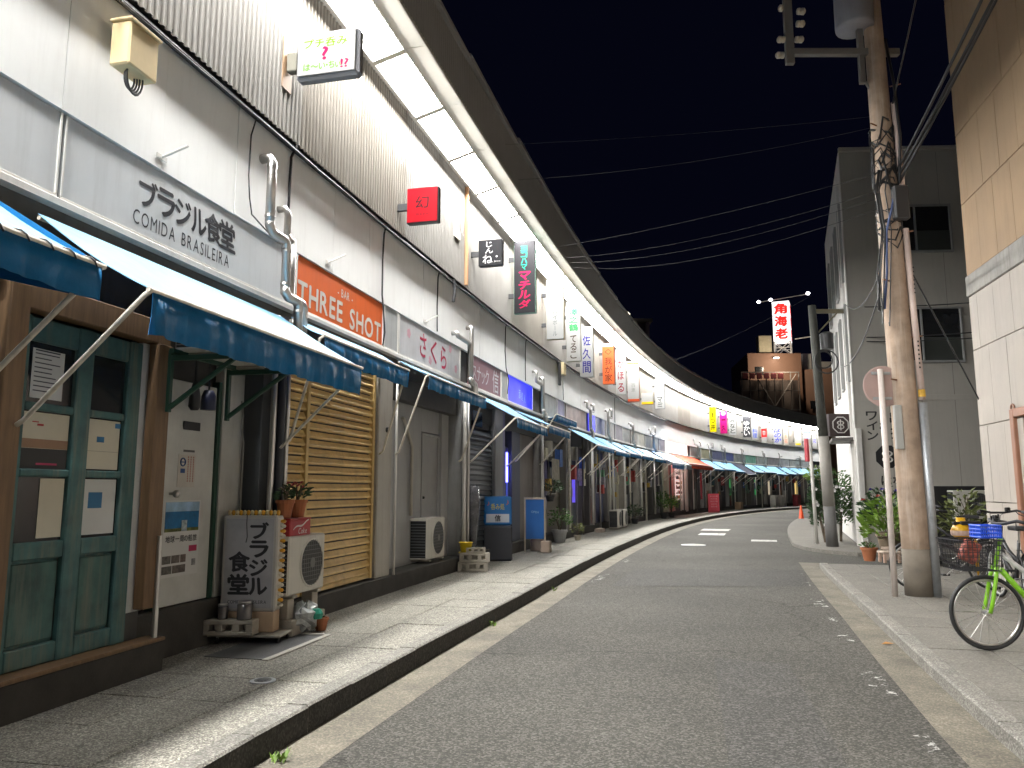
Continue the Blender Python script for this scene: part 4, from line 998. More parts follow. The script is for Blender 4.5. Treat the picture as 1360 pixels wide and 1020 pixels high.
# stand pipes by the yellow shutter and other down pipes
for i, (s, d, r, m, l) in enumerate(((4.50, .02, .03, STEEL, 'thin steel down pipe, left of three beside the yellow shutter'), (4.60, .04, .045, P((.02, .022, .03), .5), 'black down pipe between two steel ones beside the yellow shutter'), (4.70, .05, .028, STEEL, 'thin steel down pipe, right of three beside the yellow shutter'),
    (10.62, .04, .035, WHITEP, 'white down pipe left of the dark grey shutter'), (10.80, .05, .03, STEEL, 'steel down pipe next to the white one by the dark grey shutter'), (16.45, .06, .035, WHITEP, 'cream down pipe past the blue-lit bar'), (7.62, .03, .018, WHITEP, 'white down pipe beside the beige pillar'))):
    tag(MB().tube([(0, 0, .376), (0, 0, 1.4), (.006, 0, 2.2), (0, 0, 3.2)], r, 10).build('down_pipe', m, None, frame(s, d), smooth=True), l, 'pipe')
rk = random.Random(77)
def ordinal(n):
    ones = ['', 'first', 'second', 'third', 'fourth', 'fifth', 'sixth', 'seventh', 'eighth', 'ninth', 'tenth', 'eleventh', 'twelfth', 'thirteenth', 'fourteenth', 'fifteenth', 'sixteenth', 'seventeenth', 'eighteenth', 'nineteenth']
    if n < 20: return ones[n]
    return ('twentieth' if n == 20 else 'thirtieth') if n % 10 == 0 else ('twenty-' if n < 30 else 'thirty-')+ones[n % 10]
pl = []
for k in range(6, 24):
    for j in range(2):
        i = rk.randrange(4); pl.append((bs(k)+rk.uniform(-.15, .3)+j*rk.uniform(.6, 1.4), j, i, rk.uniform(.025, .045), rk.uniform(0, .06)))
pl.sort()
for n, (s, j, i, r, dd) in enumerate(pl):
    c, nm = [(WHITEP, 'white'), (STEEL, 'steel'), (BARW, 'cream'), (P((.10, .09, .08), .5), 'dark')][i]
    tag(MB().tube([(0, 0, .376 if j == 0 else .152), (0, 0, 1.6), (0, 0, 3.1)], r, 8).build('down_pipe', c, None, frame(s, .07+dd), smooth=True), '%s upright pipe before the receding shops, %s counted from the blue-lit bar' % (nm, ordinal(n+1)), 'pipe', 'upright pipes along the receding shop fronts')

# ------------------------------------------------------------ things on the left pavement
def vessel(t, M, r, h, m, soil=True):
    MB().lathe([(r*.68, 0), (r*.95, h*.82), (r*1.08, h*.83), (r*1.08, h), (r*.95, h), (r*.9, h*.9)], 16).build('pot', m, t, M, smooth=False)
def leafmesh(n, rx, rz, size, seed, up=.3, z0=0.0, rnd=.8):
    rr = random.Random(seed); q = MB()
    for i in range(n):
        th = rr.uniform(0, 2*PI); ph = math.acos(rr.uniform(-.6, 1)); ra = rr.random()**.45
        c = Vector((rx*ra*math.sin(ph)*math.cos(th), rx*ra*math.sin(ph)*math.sin(th), z0+rz*(1+ra*math.cos(ph))*.62))
        d = Vector((math.cos(th), math.sin(th), rr.uniform(-.5, .9)+up)); d.normalize()
        sd_ = d.cross(Vector((rr.uniform(-1, 1), rr.uniform(-1, 1), rr.uniform(-1, 1)))); sd_.normalize()
        l = size*rr.uniform(.6, 1.3); w = l*.42; nr = d.cross(sd_)
        q.add([c, c+d*l*.5+sd_*w*.5+nr*l*.06, c+d*l-nr*l*.1, c+d*l*.5-sd_*w*.5+nr*l*.06], [(0, 1, 2), (0, 2, 3)])
    return q
LEAF = [mat('leaf_dark', (.025, .06, .018), .5, var=.4, scale=9), mat('leaf_mid', (.055, .13, .025), .5, var=.4, scale=9), mat('leaf_bright', (.14, .24, .03), .5, var=.35, scale=9), mat('leaf_olive', (.12, .14, .04), .55, var=.4, scale=9)]
BARK = mat('bark', (.10, .075, .05), .85, var=.3, scale=12)
def plant(M, label, pot, r, h, n, rx, rz, leaf, seed, flower=None, size=.10):
    t = thing('potted_plant', label, 'plant', M)
    if pot: vessel(t, None, r, h, pot)
    q = MB()
    rr = random.Random(seed)
    for i in range(4): q.tube([(0, 0, h*.8), (rr.uniform(-.4, .4)*rx, rr.uniform(-.4, .4)*rx, h+rz*.5), (rr.uniform(-.7, .7)*rx, rr.uniform(-.7, .7)*rx, h+rz)], .008, 5)
    q.build('stems', BARK, t)
    leafmesh(n, rx, rz, size, seed, z0=h*.8).build('foliage', leaf, t)
    if flower:
        q = MB()
        for i in range(flower[1]):
            c = Vector((rr.uniform(-rx, rx)*.8, rr.uniform(-rx, rx)*.8, h+rz*rr.uniform(.5, 1.2)))
            for a in range(5):
                e = Vector((math.cos(a*1.257), math.sin(a*1.257)*.7, .5*math.sin(a*2.3)))*flower[2]
                q.add([c, c+e+Vector((0, 0, flower[2]*.4)), c+Vector((e.x*.3-e.y*.6, e.y*.3+e.x*.6, flower[2]*.5))], [(0, 1, 2)])
        q.build('flowers', flower[0], t)
    return t
# red crate and flower pots on the outdoor unit
t = thing('drink_crate', 'red drink crate with white wave on the near outdoor unit', 'crate', frame(4.44, .06, 1.062))
RED = P((.38, .02, .025), .45)
MB().cbox(0, .40, -.22, 0, 0, .15, .008).build('body', RED, t)
MB().cbox(-.004, .404, -.224, .004, .151, .165, .004).build('rim', RED, t)
q = MB(); vs = []
for i in range(13):
    x = .06+.30*i/12; z = .055+.075*(i/12)**1.0+.012*math.sin(i*.7); vs += [(x, -.2215, z), (x, -.2215, z+.010+.008*math.sin(PI*i/12))]
q.add(vs, [(2*i, 2*i+2, 2*i+3, 2*i+1) for i in range(12)]); hline(q, 'Coke', .24, .045, .16, .055, .006, off=-.2215, shear=.2); q.build('lettering', P((.65, .60, .58), .5), t)
plant(frame(4.53, .17, 1.229), 'left terracotta pot on the red crate', TERRA, .085, .17, 40, .07, .12, LEAF[0], 3, size=.06)
plant(frame(4.74, .18, 1.229), 'terracotta pot with a dark red flower on the red crate', TERRA, .095, .17, 70, .10, .14, LEAF[0], 4, (P((.30, .02, .04), .5), 7, .035), size=.07)
# illuminated box stand with brush lettering
BXM = place(-2.39, 7.12, .15, R(-4))
BX = thing('stand_sign', 'metal box sign on a trolley with black brush lettering and rows of bulbs', 'sign', BXM)
MB().cbox(-.25, .25, -.02, .13, .08, .26, .006).build('foot_box', P((.50, .36, .24), .5, streak=.3), BX)
MB().cbox(-.25, .25, -.02, .13, .262, 1.11, .006).build('case', P((.50, .48, .45), .4, metal=.3, var=.08), BX)
MB().cbox(-.225, .225, -.027, -.021, .29, 1.085, .004).build('face', P((.40, .40, .42), .35, var=.18, scale=3), BX)
MB().cbox(.251, .258, -.01, .12, .28, 1.09, .002).build('side_face', P((.60, .57, .52), .4), BX)
q = MB(); vline(q, 'ブラジル', .095, .40, 1.06, .165, .035, 'front', -.0285, shear=-.1); vline(q, '食堂', -.085, .40, .80, .19, .035, 'front', -.0285, shear=-.05)
hline(q, 'COMIDA BRASILEIRA', .0, .345, .36, .03, .0, off=-.0285); q.build('lettering', INK, BX)
for i in range(14):
    MB().lathe([(.012, 0), (.018, .02), (.016, .04), (.006, .048)], 8).build('bulb', P((.75, .38, .03), .3) if i % 2 else P((.62, .52, .30), .3), BX, Matrix.Translation((-.23+i*.0355, .05, 1.112)), smooth=True)
for i in range(18):
    MB().lathe([(.012, 0), (.018, .02), (.016, .04), (.006, .048)], 8).build('bulb', P((.75, .38, .03), .3) if i % 2 else P((.66, .62, .52), .3), BX, Matrix.Translation((.259, .05, .31+i*.044)) @ Matrix.Rotation(PI/2, 4, 'Y'), smooth=True)
q = MB(); q.cbox(-.30, .36, -.14, .18, .055, .075, .004); 
for x in (-.22, .33):
    for y in (-.1, .14): q.tube([(x, y, .055), (x, y, .03)], .012, 6)
q.build('trolley', P((.35, .33, .28), .5, streak=.4), BX)
for x in (-.22, .33):
    for y in (-.1, .14): MB().lathe([(.022, 0), (.025, .008), (.022, .018)], 12).build('wheel', BLACK, BX, Matrix.Translation((x-.009, y, .026)) @ Matrix.Rotation(PI/2, 4, 'Y'))
tag(MB().tube([(0, 0, .1), (.0, -.003, .02), (.01, -.003, -.1), (.0, -.003, -.15)], .004, 5).build('hook_wire', CABLE, None, BXM @ Matrix.Translation((-.03, -.03, 1.02))), 'thin black wire hanging on the face of the box sign', 'wire')
def cinder(M, label, l=.39, h=.19, dp=.10, group=None, m=None):
    t = thing('cinder_block', label, 'block', M, group)
    q = MB(); n = 3; cw = l/n; e = h*.27; ww = cw*.42
    q.cbox(0, l, -dp, 0, 0, e, .006); q.cbox(0, l, -dp, 0, h-e, h, .006); q.box(.004, l-.004, -dp*.4, -.002, e*.9, h-e*.9)
    for i in range(n+1): x = min(max(0, i*cw-ww/2), l-ww); q.cbox(x, x+ww, -dp+.001, -.001, e-.002, h-e+.002, .004)
    q.build('body', m or BLOCK, t); return t
cinder(BXM @ Matrix.Translation((-.33, -.04, .077)), 'cinder block on the trolley foot of the box sign', .46, .13, .15)
for i, (x, r, h) in enumerate(((-.18, .045, .13), (.02, .065, .16))):
    t = thing('storage_jar', ['small clipped glass jar on the cinder block', 'larger clipped glass jar on the cinder block'][i], 'jar', BXM @ Matrix.Translation((x, -.11, .209)))
    MB().lathe([(r, 0), (r*1.02, .01), (r, h*.8), (r*.8, h*.85)], 16).build('glass', P((.12, .11, .11), .12, spec=.9), t, smooth=True); MB().lathe([(r*.9, h*.852), (r*.92, h), (r*.5, h*1.02)], 16).build('lid', STEEL, t, smooth=True)
t = thing('rubbish_bag', 'clear plastic rubbish bag under the near outdoor unit', 'bag', frame(4.72, .32, .17))
rr = random.Random(8); q = MB(); vs = []; fs = []; nu, nv = 14, 9
for j in range(nv):
    for i in range(nu):
        ph = PI*(j+.5)/nv; th = 2*PI*i/nu; r_ = 1+rr.uniform(-.22, .22)
        vs.append((.20*math.sin(ph)*math.cos(th)*r_, .12*math.sin(ph)*math.sin(th)*r_, .13+.13*math.cos(ph)*r_))
for j in range(nv-1):
    for i in range(nu): fs.append((j*nu+i, j*nu+(i+1) % nu, (j+1)*nu+(i+1) % nu, (j+1)*nu+i))
q.add(vs, fs).build('bag', P((.42, .44, .43), .22, var=.35, scale=14), t)
MB().lathe([(.06, 0), (.07, .05), (.04, .09)], 9).build('contents', P((.02, .25, .17), .4), t, Matrix.Translation((.02, -.10, .11)))
for i, (s, d, l) in enumerate(((4.45, .28, 'cinder block under the near corner of the first outdoor unit'), (5.0, .24, 'cinder block under the far corner of the first outdoor unit'))):
    t = thing('cinder_block', l, 'block', frame(s, d, .152)); MB().cbox(0, .19, -.05, .14, 0, .15, .008).build('body', BLOCK, t); MB().cbox(.0, .12, 0, .12, .151, .335, .006).build('riser', BLOCK, t)
plant(frame(4.85, .42, .152), 'small terracotta pot in front of the first outdoor unit', TERRA, .07, .12, 10, .03, .03, LEAF[0], 12, size=.04)
# drain lid in the alcove pavement
t = thing('drain_lid', 'dark checkered drain lid with pale frame in the near pavement', 'drain', frame(3.55, .60, .151))
MB().cbox(0, 1.05, .02, .55, 0, .006, .002).build('lid', P((.06, .06, .06), .5, bump=.6, bscale=120), t)
q = MB(); q.cbox(-.03, 1.09, -.04, .015, 0, .012, .003); q.cbox(1.055, 1.09, .017, .58, 0, .012, .003); q.build('frame', P((.42, .40, .36), .6), t)
# tilted blue lamp sign and blocks by the dark shutter
BS = thing('stand_sign', 'blue board sign on a dark cabinet with a white name strip', 'sign', frame(12.25, .18, .15, -PI/2+.30))
MB().cbox(-.28, .28, -.02, .30, 0, .66, .03).build('cabinet', P((.03, .032, .04), .5), BX and BS)
MB().cbox(-.27, .27, -.06, .06, .67, 1.22, .04).build('board', P((.012, .13, .36), .35), BS, Matrix.Translation((0, 0, 0)) @ Matrix.Rotation(R(-6), 4, 'X'))
q = MB(); q.cbox(-.22, .22, -.066, -.061, .72, .88, .003); q.build('name_strip', P((.45, .47, .52), .5), BS, Matrix.Rotation(R(-6), 4, 'X'))
q = MB(); put(q, '信', 0, .80, .11, .12, .03, 'front', -.0675); q.build('lettering', INK, BS, Matrix.Rotation(R(-6), 4, 'X'))
q = MB(); hline(q, '呑み処', 0, 1.02, .26, .12, .02, off=-.0615); q.build('lettering', P((.45, .36, .05), .5), BS, Matrix.Rotation(R(-6), 4, 'X'))
q = MB(); put(q, '♪', -.18, 1.08, .05, .08, .0, 'front', -.0615); put(q, '♪', .19, 1.10, .05, .1, .0, 'front', -.0615); q.build('lettering', P((.5, .1, .05), .5), BS, Matrix.Rotation(R(-6), 4, 'X'))
for i, (x, z, l) in enumerate(((0, 0, 'lowest of the stacked cinder blocks beside the blue board sign'), (.03, .155, 'second of the stacked cinder blocks beside the blue board sign'), (.14, .31, 'topmost cinder block beside the yellow tub'))):
    cinder(frame(10.42, .12, .152, -PI/2+.25) @ Matrix.Translation((x-.1 if False else x-.10, -.02*i, z)), l, .50 if i < 2 else .32, .15 if i < 2 else .08, .16)
t = thing('plastic_tub', 'bright yellow plastic tub on the stacked cinder blocks', 'tub', frame(10.42, .12, .152, -PI/2+.25) @ Matrix.Translation((.03, -.09, .312)))
MB().lathe([(.085, 0), (.11, .15), (.12, .152), (.12, .165), (.10, .165), (.09, .1)], 18).build('body', P((.72, .52, .02), .4), t, smooth=True); MB().cbox(-.12, .0, -.02, .10, -.02, .001, .01).build('base', P((.72, .52, .02), .4), t)
t = thing('folded_parasol', 'bundle wrapped in dark plastic leaning by the dark grey shutter', 'bundle', frame(10.95, .10, .376)); MB().lathe([(.05, 0), (.09, .5), (.13, .9), (.10, 1.15), (.05, 1.2)], 10).build('body', P((.10, .10, .11), .25, var=.4, scale=8), t, smooth=True)
# blue A-board past it
AB = thing('stand_sign', 'plain blue notice board on a wooden frame beside the kerb side', 'sign', frame(14.5, .36, .15, -PI/2+.35))
MB().cbox(-.2, .2, -.03, .0, .28, 1.13, .006).build('board', P((.012, .12, .40), .4, var=.06), AB)
q = MB(); q.cbox(-.235, -.202, -.04, .02, .0, 1.17, .004); q.cbox(.202, .235, -.04, .02, .0, 1.17, .004); q.cbox(-.2, .2, -.04, .02, 1.132, 1.17, .004); q.build('frame', P((.42, .36, .28), .6), AB)
q = MB(); hline(q, 'OPEN', 0, .86, .16, .05, .0, off=-.0305, slope=-.1); q.build('lettering', P((.3, .45, .6), .6), AB)
t = thing('stone_block', 'pale stone block holding down the blue notice board', 'block', frame(14.35, .62, .152)); MB().cbox(0, .22, -.1, .1, 0, .24, .015).build('body', P((.46, .36, .28), .8), t)
t = thing('stone_block', 'pale panel leaning behind the foot of the blue notice board', 'block', frame(14.75, .30, .152)); MB().cbox(-.05, .05, -.2, .1, 0, .26, .015).build('body', P((.5, .40, .32), .8), t)
# planters and plants along the fronts
plant(frame(17.6, .22, .152), 'leafy green plant in a grey planter past the blue notice board', P((.33, .33, .32), .7), .2, .32, 160, .3, .5, LEAF[1], 21)
plant(frame(18.5, .50, .152), 'small yellowing plant on the pavement edge past the grey planter', P((.28, .25, .2), .7), .1, .14, 60, .15, .3, LEAF[3], 22, size=.08)
plant(frame(17.0, .12, 1.2), 'dark hanging plant on the wall past the blue-lit bar', BLACK, .12, .15, 120, .28, .35, LEAF[0], 23)
plant(frame(34.9, .35, .152), 'bushy green plant in front of the strong blue awning', BLACK, .18, .25, 220, .42, .85, LEAF[1], 24, size=.14)
plant(frame(36.3, .45, .152), 'fresh green plant left of the pink shop', BLACK, .17, .22, 180, .35, .8, LEAF[2], 25, size=.14)
plant(frame(28.9, .30, .152), 'dark plant among the pipes in mid row', BLACK, .15, .2, 120, .28, .5, LEAF[0], 26, size=.12)
t = thing('sand_bag', 'pale sandbag lying at the foot of a pillar in mid row', 'bag', frame(22.6, .30, .152)); MB().cbox(-.25, .25, -.13, .13, 0, .12, .06).build('bag', P((.45, .36, .30), .8), t)
t = thing('crate_stand', 'small dark crate stand with bottles by the far green-lit door', 'crate', frame(53.0, .35, .152)); MB().cbox(-.3, .3, -.2, .2, 0, .5, .02).build('box', P((.33, .22, .13), .7), t)
RB = thing('stand_sign', 'pink-red notice board on the pavement under the orange awning', 'sign', frame(45.3, .75, .152, -PI/2+.55))
MB().cbox(-.32, .32, -.03, .0, .12, 1.08, .006).build('board', P((.62, .07, .10), .5), RB); MB().cbox(-.34, .34, .002, .04, .0, 1.1, .006).build('frame', P((.5, .06, .08), .5), RB)
q = MB()
for i, w in enumerate((.45, .38, .42, .3, .36)): hline(q, 'あなたの酒場'[:5], 0, .95-i*.15, w, .09, .0, off=-.0305)
q.build('lettering', P((.72, .45, .5), .6), RB)
t = thing('banner', 'tall red cloth banner hanging in the doorway past the pink shop', 'banner', frame(43.6, .45, 0)); MB().cbox(-.2, .2, -.01, .0, .95, 2.45, .004).build('cloth', P((.55, .01, .035), .6), t); MB().tube([(-.25, 0, 2.46), (.25, 0, 2.46)], .012, 6).build('rod', STEEL, t)
for i, (s, c, l) in enumerate(((61.5, (.55, .53, .48), 'white cabinet in front of the far lit window'), (66.9, (.25, .02, .03), 'dark red cabinet by the yellow-lit door'), (63.0, (.5, .46, .42), 'pale crate shelf with red fruit near the far lit window'))):
    t = thing('cabinet', l, 'cabinet', frame(s, .35, .152)); MB().cbox(-.4, .4, -.2, .2, 0, .9, .02).build('case', P(c, .5), t); MB().cbox(-.3, .3, -.206, -.201, .15, .75, .004).build('door', P(tuple(x*.7 for x in c), .5), t)
# grass tufts at the near kerb
for i, (s, d) in enumerate(((1.35, 1.62), (1.9, 1.66), (9.4, 1.86), (6.3, 1.75))):
    q = MB(); rr = random.Random(i)
    for j in range(14):
        a = rr.uniform(0, 2*PI); l = rr.uniform(.03, .075); b = Vector((rr.uniform(-.04, .04), rr.uniform(-.04, .04), 0)); e = b+Vector((math.cos(a)*l*.8, math.sin(a)*l*.8, l))
        sd_ = Vector((-math.sin(a), math.cos(a), 0))*.010; q.add([b-sd_*.3, b+sd_*.3, (b+e)/2+sd_, e, (b+e)/2-sd_], [(0, 1, 2, 3, 4)])
    tag(q.build('weed_tuft', LEAF[2], None, Matrix.Translation(F(s, d, .004))), ['weed tuft at the kerb foot, nearest the camera', 'weed tuft at the kerb foot just beyond the nearest one', 'weed tuft at the kerb foot opposite the blue board sign', 'weed tuft at the kerb foot opposite the beige pillar'][i], 'weed')

t = thing('spot_lamp', 'small bright lamp on the wall above the strong blue awning', 'lamp', frame(36.9, .05)); MB().lathe([(.05, 0), (.11, .08), (.05, .16)], 12).build('head', glow((.9, .95, 1), 22), t, Matrix.Translation((0, -.12, 4.12))); MB().tube([(0, 0, 4.3), (0, -.12, 4.27)], .02, 6).build('arm', GALV, t)
# ------------------------------------------------------------ right-hand building with facing panels
RM = place(7.35, 12.0, 0, R(-102))
TAN = mat('tan_panel', (.36, .245, .145), .75, var=.10, scale=1.2, streak=.2, bump=.2, bscale=50)
PKW = mat('pinkish_panel', (.43, .385, .335), .7, var=.08, scale=1.2, streak=.18, bump=.15, bscale=50)
RB1 = thing('panelled_building', 'beige building with tan panels above pinkish ones on the right', 'building', RM)
MB().cbox(0, 16, .062, 9, 0, 12.5, .01).build('wall', P((.30, .27, .22), .8), RB1)
rk = random.Random(12)
zs = [(.08, 1.30), (1.312, 2.48), (2.492, 3.68), (3.692, 4.555)]
for r_, (z0, z1) in enumerate(zs):
    x = 0.0; off = .31 if r_ % 2 else 0
    while x < 11:
        x1 = x+.62-(off if x == 0 else 0)
        if not (r_ < 2 and 1.28 < (x+x1)/2 < 2.35):
            MB().cbox(x+.004, x1-.004, rk.uniform(0, .004), .06, z0, z1, .004).build('panel', PKW, RB1)
        x = x1
MB().cbox(-.02, 11, -.02, .06, 4.567, 4.90, .01).build('band', P((.30, .285, .26), .8, var=.25, scale=3, streak=.5), RB1)
for r_ in range(6):
    z0 = 4.912+r_*1.19; x = 0.0; off = .31 if r_ % 2 else 0
    while x < 11:
        x1 = x+.62-(off if x == 0 else 0)
        MB().cbox(x+.004, x1-.004, rk.uniform(0, .004), .06, z0, z0+1.178, .004).build('panel', TAN, RB1); x = x1
dr = bpy.data.objects.new('door', None); COL.objects.link(dr); dr.parent = RB1
for a, b, c, e in ((1.25, 1.37, .1, 2.62), (2.28, 2.40, .1, 2.62), (1.37, 2.28, 2.50, 2.62)): MB().cbox(a, b, -.05, .05, c, e, .01).build('frame', P((.32, .15, .09), .5), dr)
MB().cbox(1.37, 2.28, .02, .05, .1, 2.5, .004).build('leaf', P((.03, .028, .028), .35), dr)
MB().torus((1.31, -.02, 2.64), .05, .014, n=16).build('bell', P((.35, .2, .14), .5), dr)

# ------------------------------------------------------------ three-storey building across the side lane
GB = thing('wine_bar_building', 'grey three-storey building with wine bar lettering across the side lane', 'building', Matrix.Identity(4))
A = Vector((8.56, 19.0, 0)); B = Vector((15.5, 18.64, 0)); C_ = Vector((11.3, 26.6, 0)); E_ = Vector((18.3, 26.2, 0))
GREYW = mat('grey_render', (.46, .435, .39), .8, var=.07, scale=.8, streak=.15, bump=.15, bscale=40)
def quadbox(name, pts, z0, z1, m, parent):
    n = len(pts); q = MB(); q.add([(p.x, p.y, z0) for p in pts]+[(p.x, p.y, z1) for p in pts], [tuple(range(n))[::-1], tuple(range(n, 2*n))]+[(i, (i+1) % n, (i+1) % n+n, i+n) for i in range(n)]); return q.build(name, m, parent)
quadbox('wall', [A, B, E_, C_], 0, 10.25, GREYW, GB)
fx = (B-A).normalized(); FM = Matrix.Translation(A) @ Matrix.Rotation(math.atan2(fx.y, fx.x), 4, 'Z')
lx = (A-C_).normalized(); LM = Matrix.Translation(C_) @ Matrix.Rotation(math.atan2(lx.y, lx.x), 4, 'Z')
def gp(name, M, x0, x1, y0, y1, z0, z1, m, b=.01, par=None): return MB().cbox(x0, x1, y0, y1, z0, z1, b).build(name, m, par or GB, M)
WFAC = mat('lit_facade', (.68, .66, .62), .7, var=.06, scale=1, streak=.2)  # street side paler than the front: lamplight put into its colour
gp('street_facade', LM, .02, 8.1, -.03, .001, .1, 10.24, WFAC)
gp('parapet', FM, -.02, 6.95, -.05, .02, 10.252, 10.36, GREYW)
gp('band', FM, 0, 6.9, -.018, -.001, 3.70, 3.84, GREYW)
for i in range(8): gp('joint', FM, .85+i*.8, .862+i*.8, -.004, .004, 0.3 if i < 9 else 4, 10.2, P((.25, .235, .21), .8), .001)
def gwin(M, x0, x1, z0, z1, mull):
    M = M @ Matrix.Translation((0, -.03 if M is LM else 0, 0))
    w = bpy.data.objects.new('window', None); COL.objects.link(w); w.parent = GB; w.matrix_local = M
    MB().cbox(x0, x1, -.01, .03, z0, z1, .003).build('pane', GLASSD, w)
    fr = P((.30, .30, .29), .5)
    for a, b, c, e in ((x0-.05, x1+.05, z0-.06, z0), (x0-.05, x1+.05, z1, z1+.05), (x0-.05, x0, z0, z1), (x1, x1+.05, z0, z1)): MB().cbox(a, b, -.06, .03, c, e, .006).build('frame', fr, w)
    if mull: MB().cbox(x0+mull+.05, x1, -.012, -.0105, z0, z0+(z1-z0)*.45, .0005).build('blind', P((.05, .055, .05), .6), w)
    if mull: MB().cbox(x0+mull, x0+mull+.05, -.035, .03, z0, z1, .004).build('mullion', fr, w)
gwin(FM, 1.15, 2.65, 7.55, 8.72, .62); gwin(FM, 1.15, 2.72, 4.70, 6.02, .60)
for z0, z1 in ((6.9, 8.9), (4.3, 6.2)):
    for i in range(4): gwin(LM, 7.2-1.9*i, 7.75-1.9*i, z0, z1, 0)
gp('column', LM, 7.95, 8.07, -.06, .02, .1, 3.2, P((.66, .64, .60), .5)); gp('column', FM, -.04, .10, -.10, -.02, .1, 3.0, P((.66, .64, .60), .5))
gp('canopy', LM, 6.3, 7.9, -.55, .0, 2.72, 2.80, P((.10, .09, .085), .5)); gp('door', LM, 6.6, 7.4, -.03, .02, .1, 2.4, P((.10, .09, .08), .4))
gp('down_pipe', LM, 7.55, 7.62, -.10, -.02, .1, 9.5, WHITEP)
gp('alcove', FM, 1.55, 3.4, -.012, .0, .1, 1.58, P((.02, .02, .02), .6), .002)
# painted lettering
q = MB(); vline(q, 'ワイン', .40, 2.70, 3.44, .26, .02, 'front', -.006); put(q, 'と', .66, 3.05, .16, .17, .01, 'front', -.006); vline(q, '串揚', .98, 2.72, 3.45, .27, .03, 'front', -.006); hline(q, 'はなび', .95, 1.72, .82, .26, .02, off=-.006)
q.build('lettering', P((.02, .02, .022), .6), GB, FM)
q = MB(); oc = [(.72+.30*math.cos(PI/8+i*PI/4), 2.30+.30*math.sin(PI/8+i*PI/4)) for i in range(8)]; q.prism(oc, -.008, -.003); q.build('emblem', P((.02, .02, .022), .6), GB, FM)
def emblem(q, cx, cz, r, off):
    for sz in (-1, 1): q.torus((cx, off, cz+sz*r*.24), r*.27, r*.06, 'Y', 18, 5, sx=1.35, sz=.8)
    q.box(cx-r*.06, cx+r*.06, off-.003, off+.003, cz-r*.65, cz+r*.65)
q = MB(); emblem(q, .72, 2.30, .30, -.011); q.build('emblem_mark', P((.66, .64, .6), .6), GB, FM)
# hanging octagon sign on the corner
t = thing('projecting_sign', 'square dark brown sign with white octagon emblem on the wine bar corner', 'sign', place(8.32, 20.0, 0, R(2)))
MB().cbox(0, .60, 0, .16, 2.88, 3.47, .01).build('casing', P((.035, .018, .018), .4), t)
q = MB()
for i in range(8):
    a = PI/8+i*PI/4; b = a+PI/4; q.tube([(.30+.22*math.cos(a), -.006, 3.175+.22*math.sin(a)), (.30+.22*math.cos(b), -.006, 3.175+.22*math.sin(b))], .014, 5)
emblem(q, .30, 3.175, .22, -.006); q.build('emblem', P((.70, .68, .66), .5), t)
MB().cbox(.60, .75, .05, .1, 3.1, 3.16, .004).build('bracket', BLACK, t)
aircon(FM @ Matrix.Translation((2.05, -.06, .80)), 'outdoor unit hung on the wine bar building behind the bicycles', .95, .68, .30)

# ------------------------------------------------------------ main utility pole
UP = thing('utility_pole', 'thick concrete utility pole on the right pavement', 'pole', place(5.45, 10.5, .09))
PCON = mat('pole_concrete', (.36, .265, .195), .85, var=.28, scale=3.5, streak=.75, dirt=(.55, .48, .41), bump=.3, bscale=40)
lean = lambda z: -.10*z/8.2
MB().tube([(lean(z), 0, z) for z in (0, 1.15, 2, 4, 6, 8, 9.6)], [.180, .177, .173, .163, .148, .130, .118], 24).build('shaft', PCON, UP, smooth=True)
MB().tube([(lean(z), 0, z) for z in (.0, .30, .62)], [.1825, .1815, .1805], 24).build('base_sleeve', P((.17, .145, .115), .85, var=.25), UP, smooth=True)
q = MB()
for z in (2.55, 3.55, 4.95, 5.4, 6.2, 6.5, 6.75, 7.0, 7.35):
    r = .184-.0067*z; q.tube([(lean(z), 0, z-.02), (lean(z), 0, z+.02)], r, 24)
q.build('steel_band', P((.33, .28, .24), .5, metal=.5), UP)
for i, z in enumerate((2.9, 3.5, 4.3, 5.0, 6.6, 7.2)): MB().tube([(lean(z)+(.12 if i % 2 else -.12), -.10, z), (lean(z)+(.24 if i % 2 else -.24), -.18, z)], .010, 6).build('step_bolt', P((.22, .10, .05), .6), UP)
MB().tube([(.16, -.14, 0), (.15, -.14, 2.58)], .055, 14).build('conduit', GALV, UP, smooth=True)
MB().tube([(.15, -.14, 2.62), (.10, -.12, 5.05)], .042, 14).build('conduit_cover', P((.58, .46, .41), .5, streak=.15), UP, smooth=True)
MB().tube([(.10, -.12, 5.45), (.07, -.11, 6.95)], .042, 14).build('conduit_cover', P((.58, .46, .41), .5, streak=.15), UP, smooth=True)
MB().tube([(.15, -.14, 2.66), (.148, -.14, 2.76)], .045, 14).build('yellow_band', P((.62, .36, .04), .5), UP)
MB().cbox(-.25, -.14, -.15, -.10, 1.95, 2.55, .01).build('back_plate', P((.42, .42, .40), .5), UP)
q = MB()
for i in range(7): q.box(.115, .135, -.187, -.184, 3.05+i*.06, 3.075+i*.06); q.box(.125, .14, -.187, -.184, 4.1+i*.06, 4.12+i*.06)
q.build('marking', BLACK, UP)
MB().lathe([(.26, 0), (.27, .04), (.27, .75), (.22, .82)], 20).build('transformer', P((.25, .25, .28), .5, streak=.2), UP, Matrix.Translation((-.38, -.02, 8.15)), smooth=True)
q = MB(); q.cbox(-1.30, .25, -.05, .04, 7.74, 7.84, .006); q.cbox(-1.42, -1.30, -.05, .03, 7.6, 8.9, .006); q.cbox(-.35, -.27, -.04, .03, 7.3, 8.2, .005); q.tube([(-.30, 0, 7.4), (-.08, 0, 6.95)], .02, 6); q.build('cross_arm', P((.20, .19, .18), .6, metal=.4), UP)
ins = MB().lathe([(.02, 0), (.045, .01), (.05, .05), (.035, .06), (.05, .07), (.05, .11), (.025, .13)], 12).mesh('insulator'); ins.materials.append(P((.50, .45, .36), .3)); 
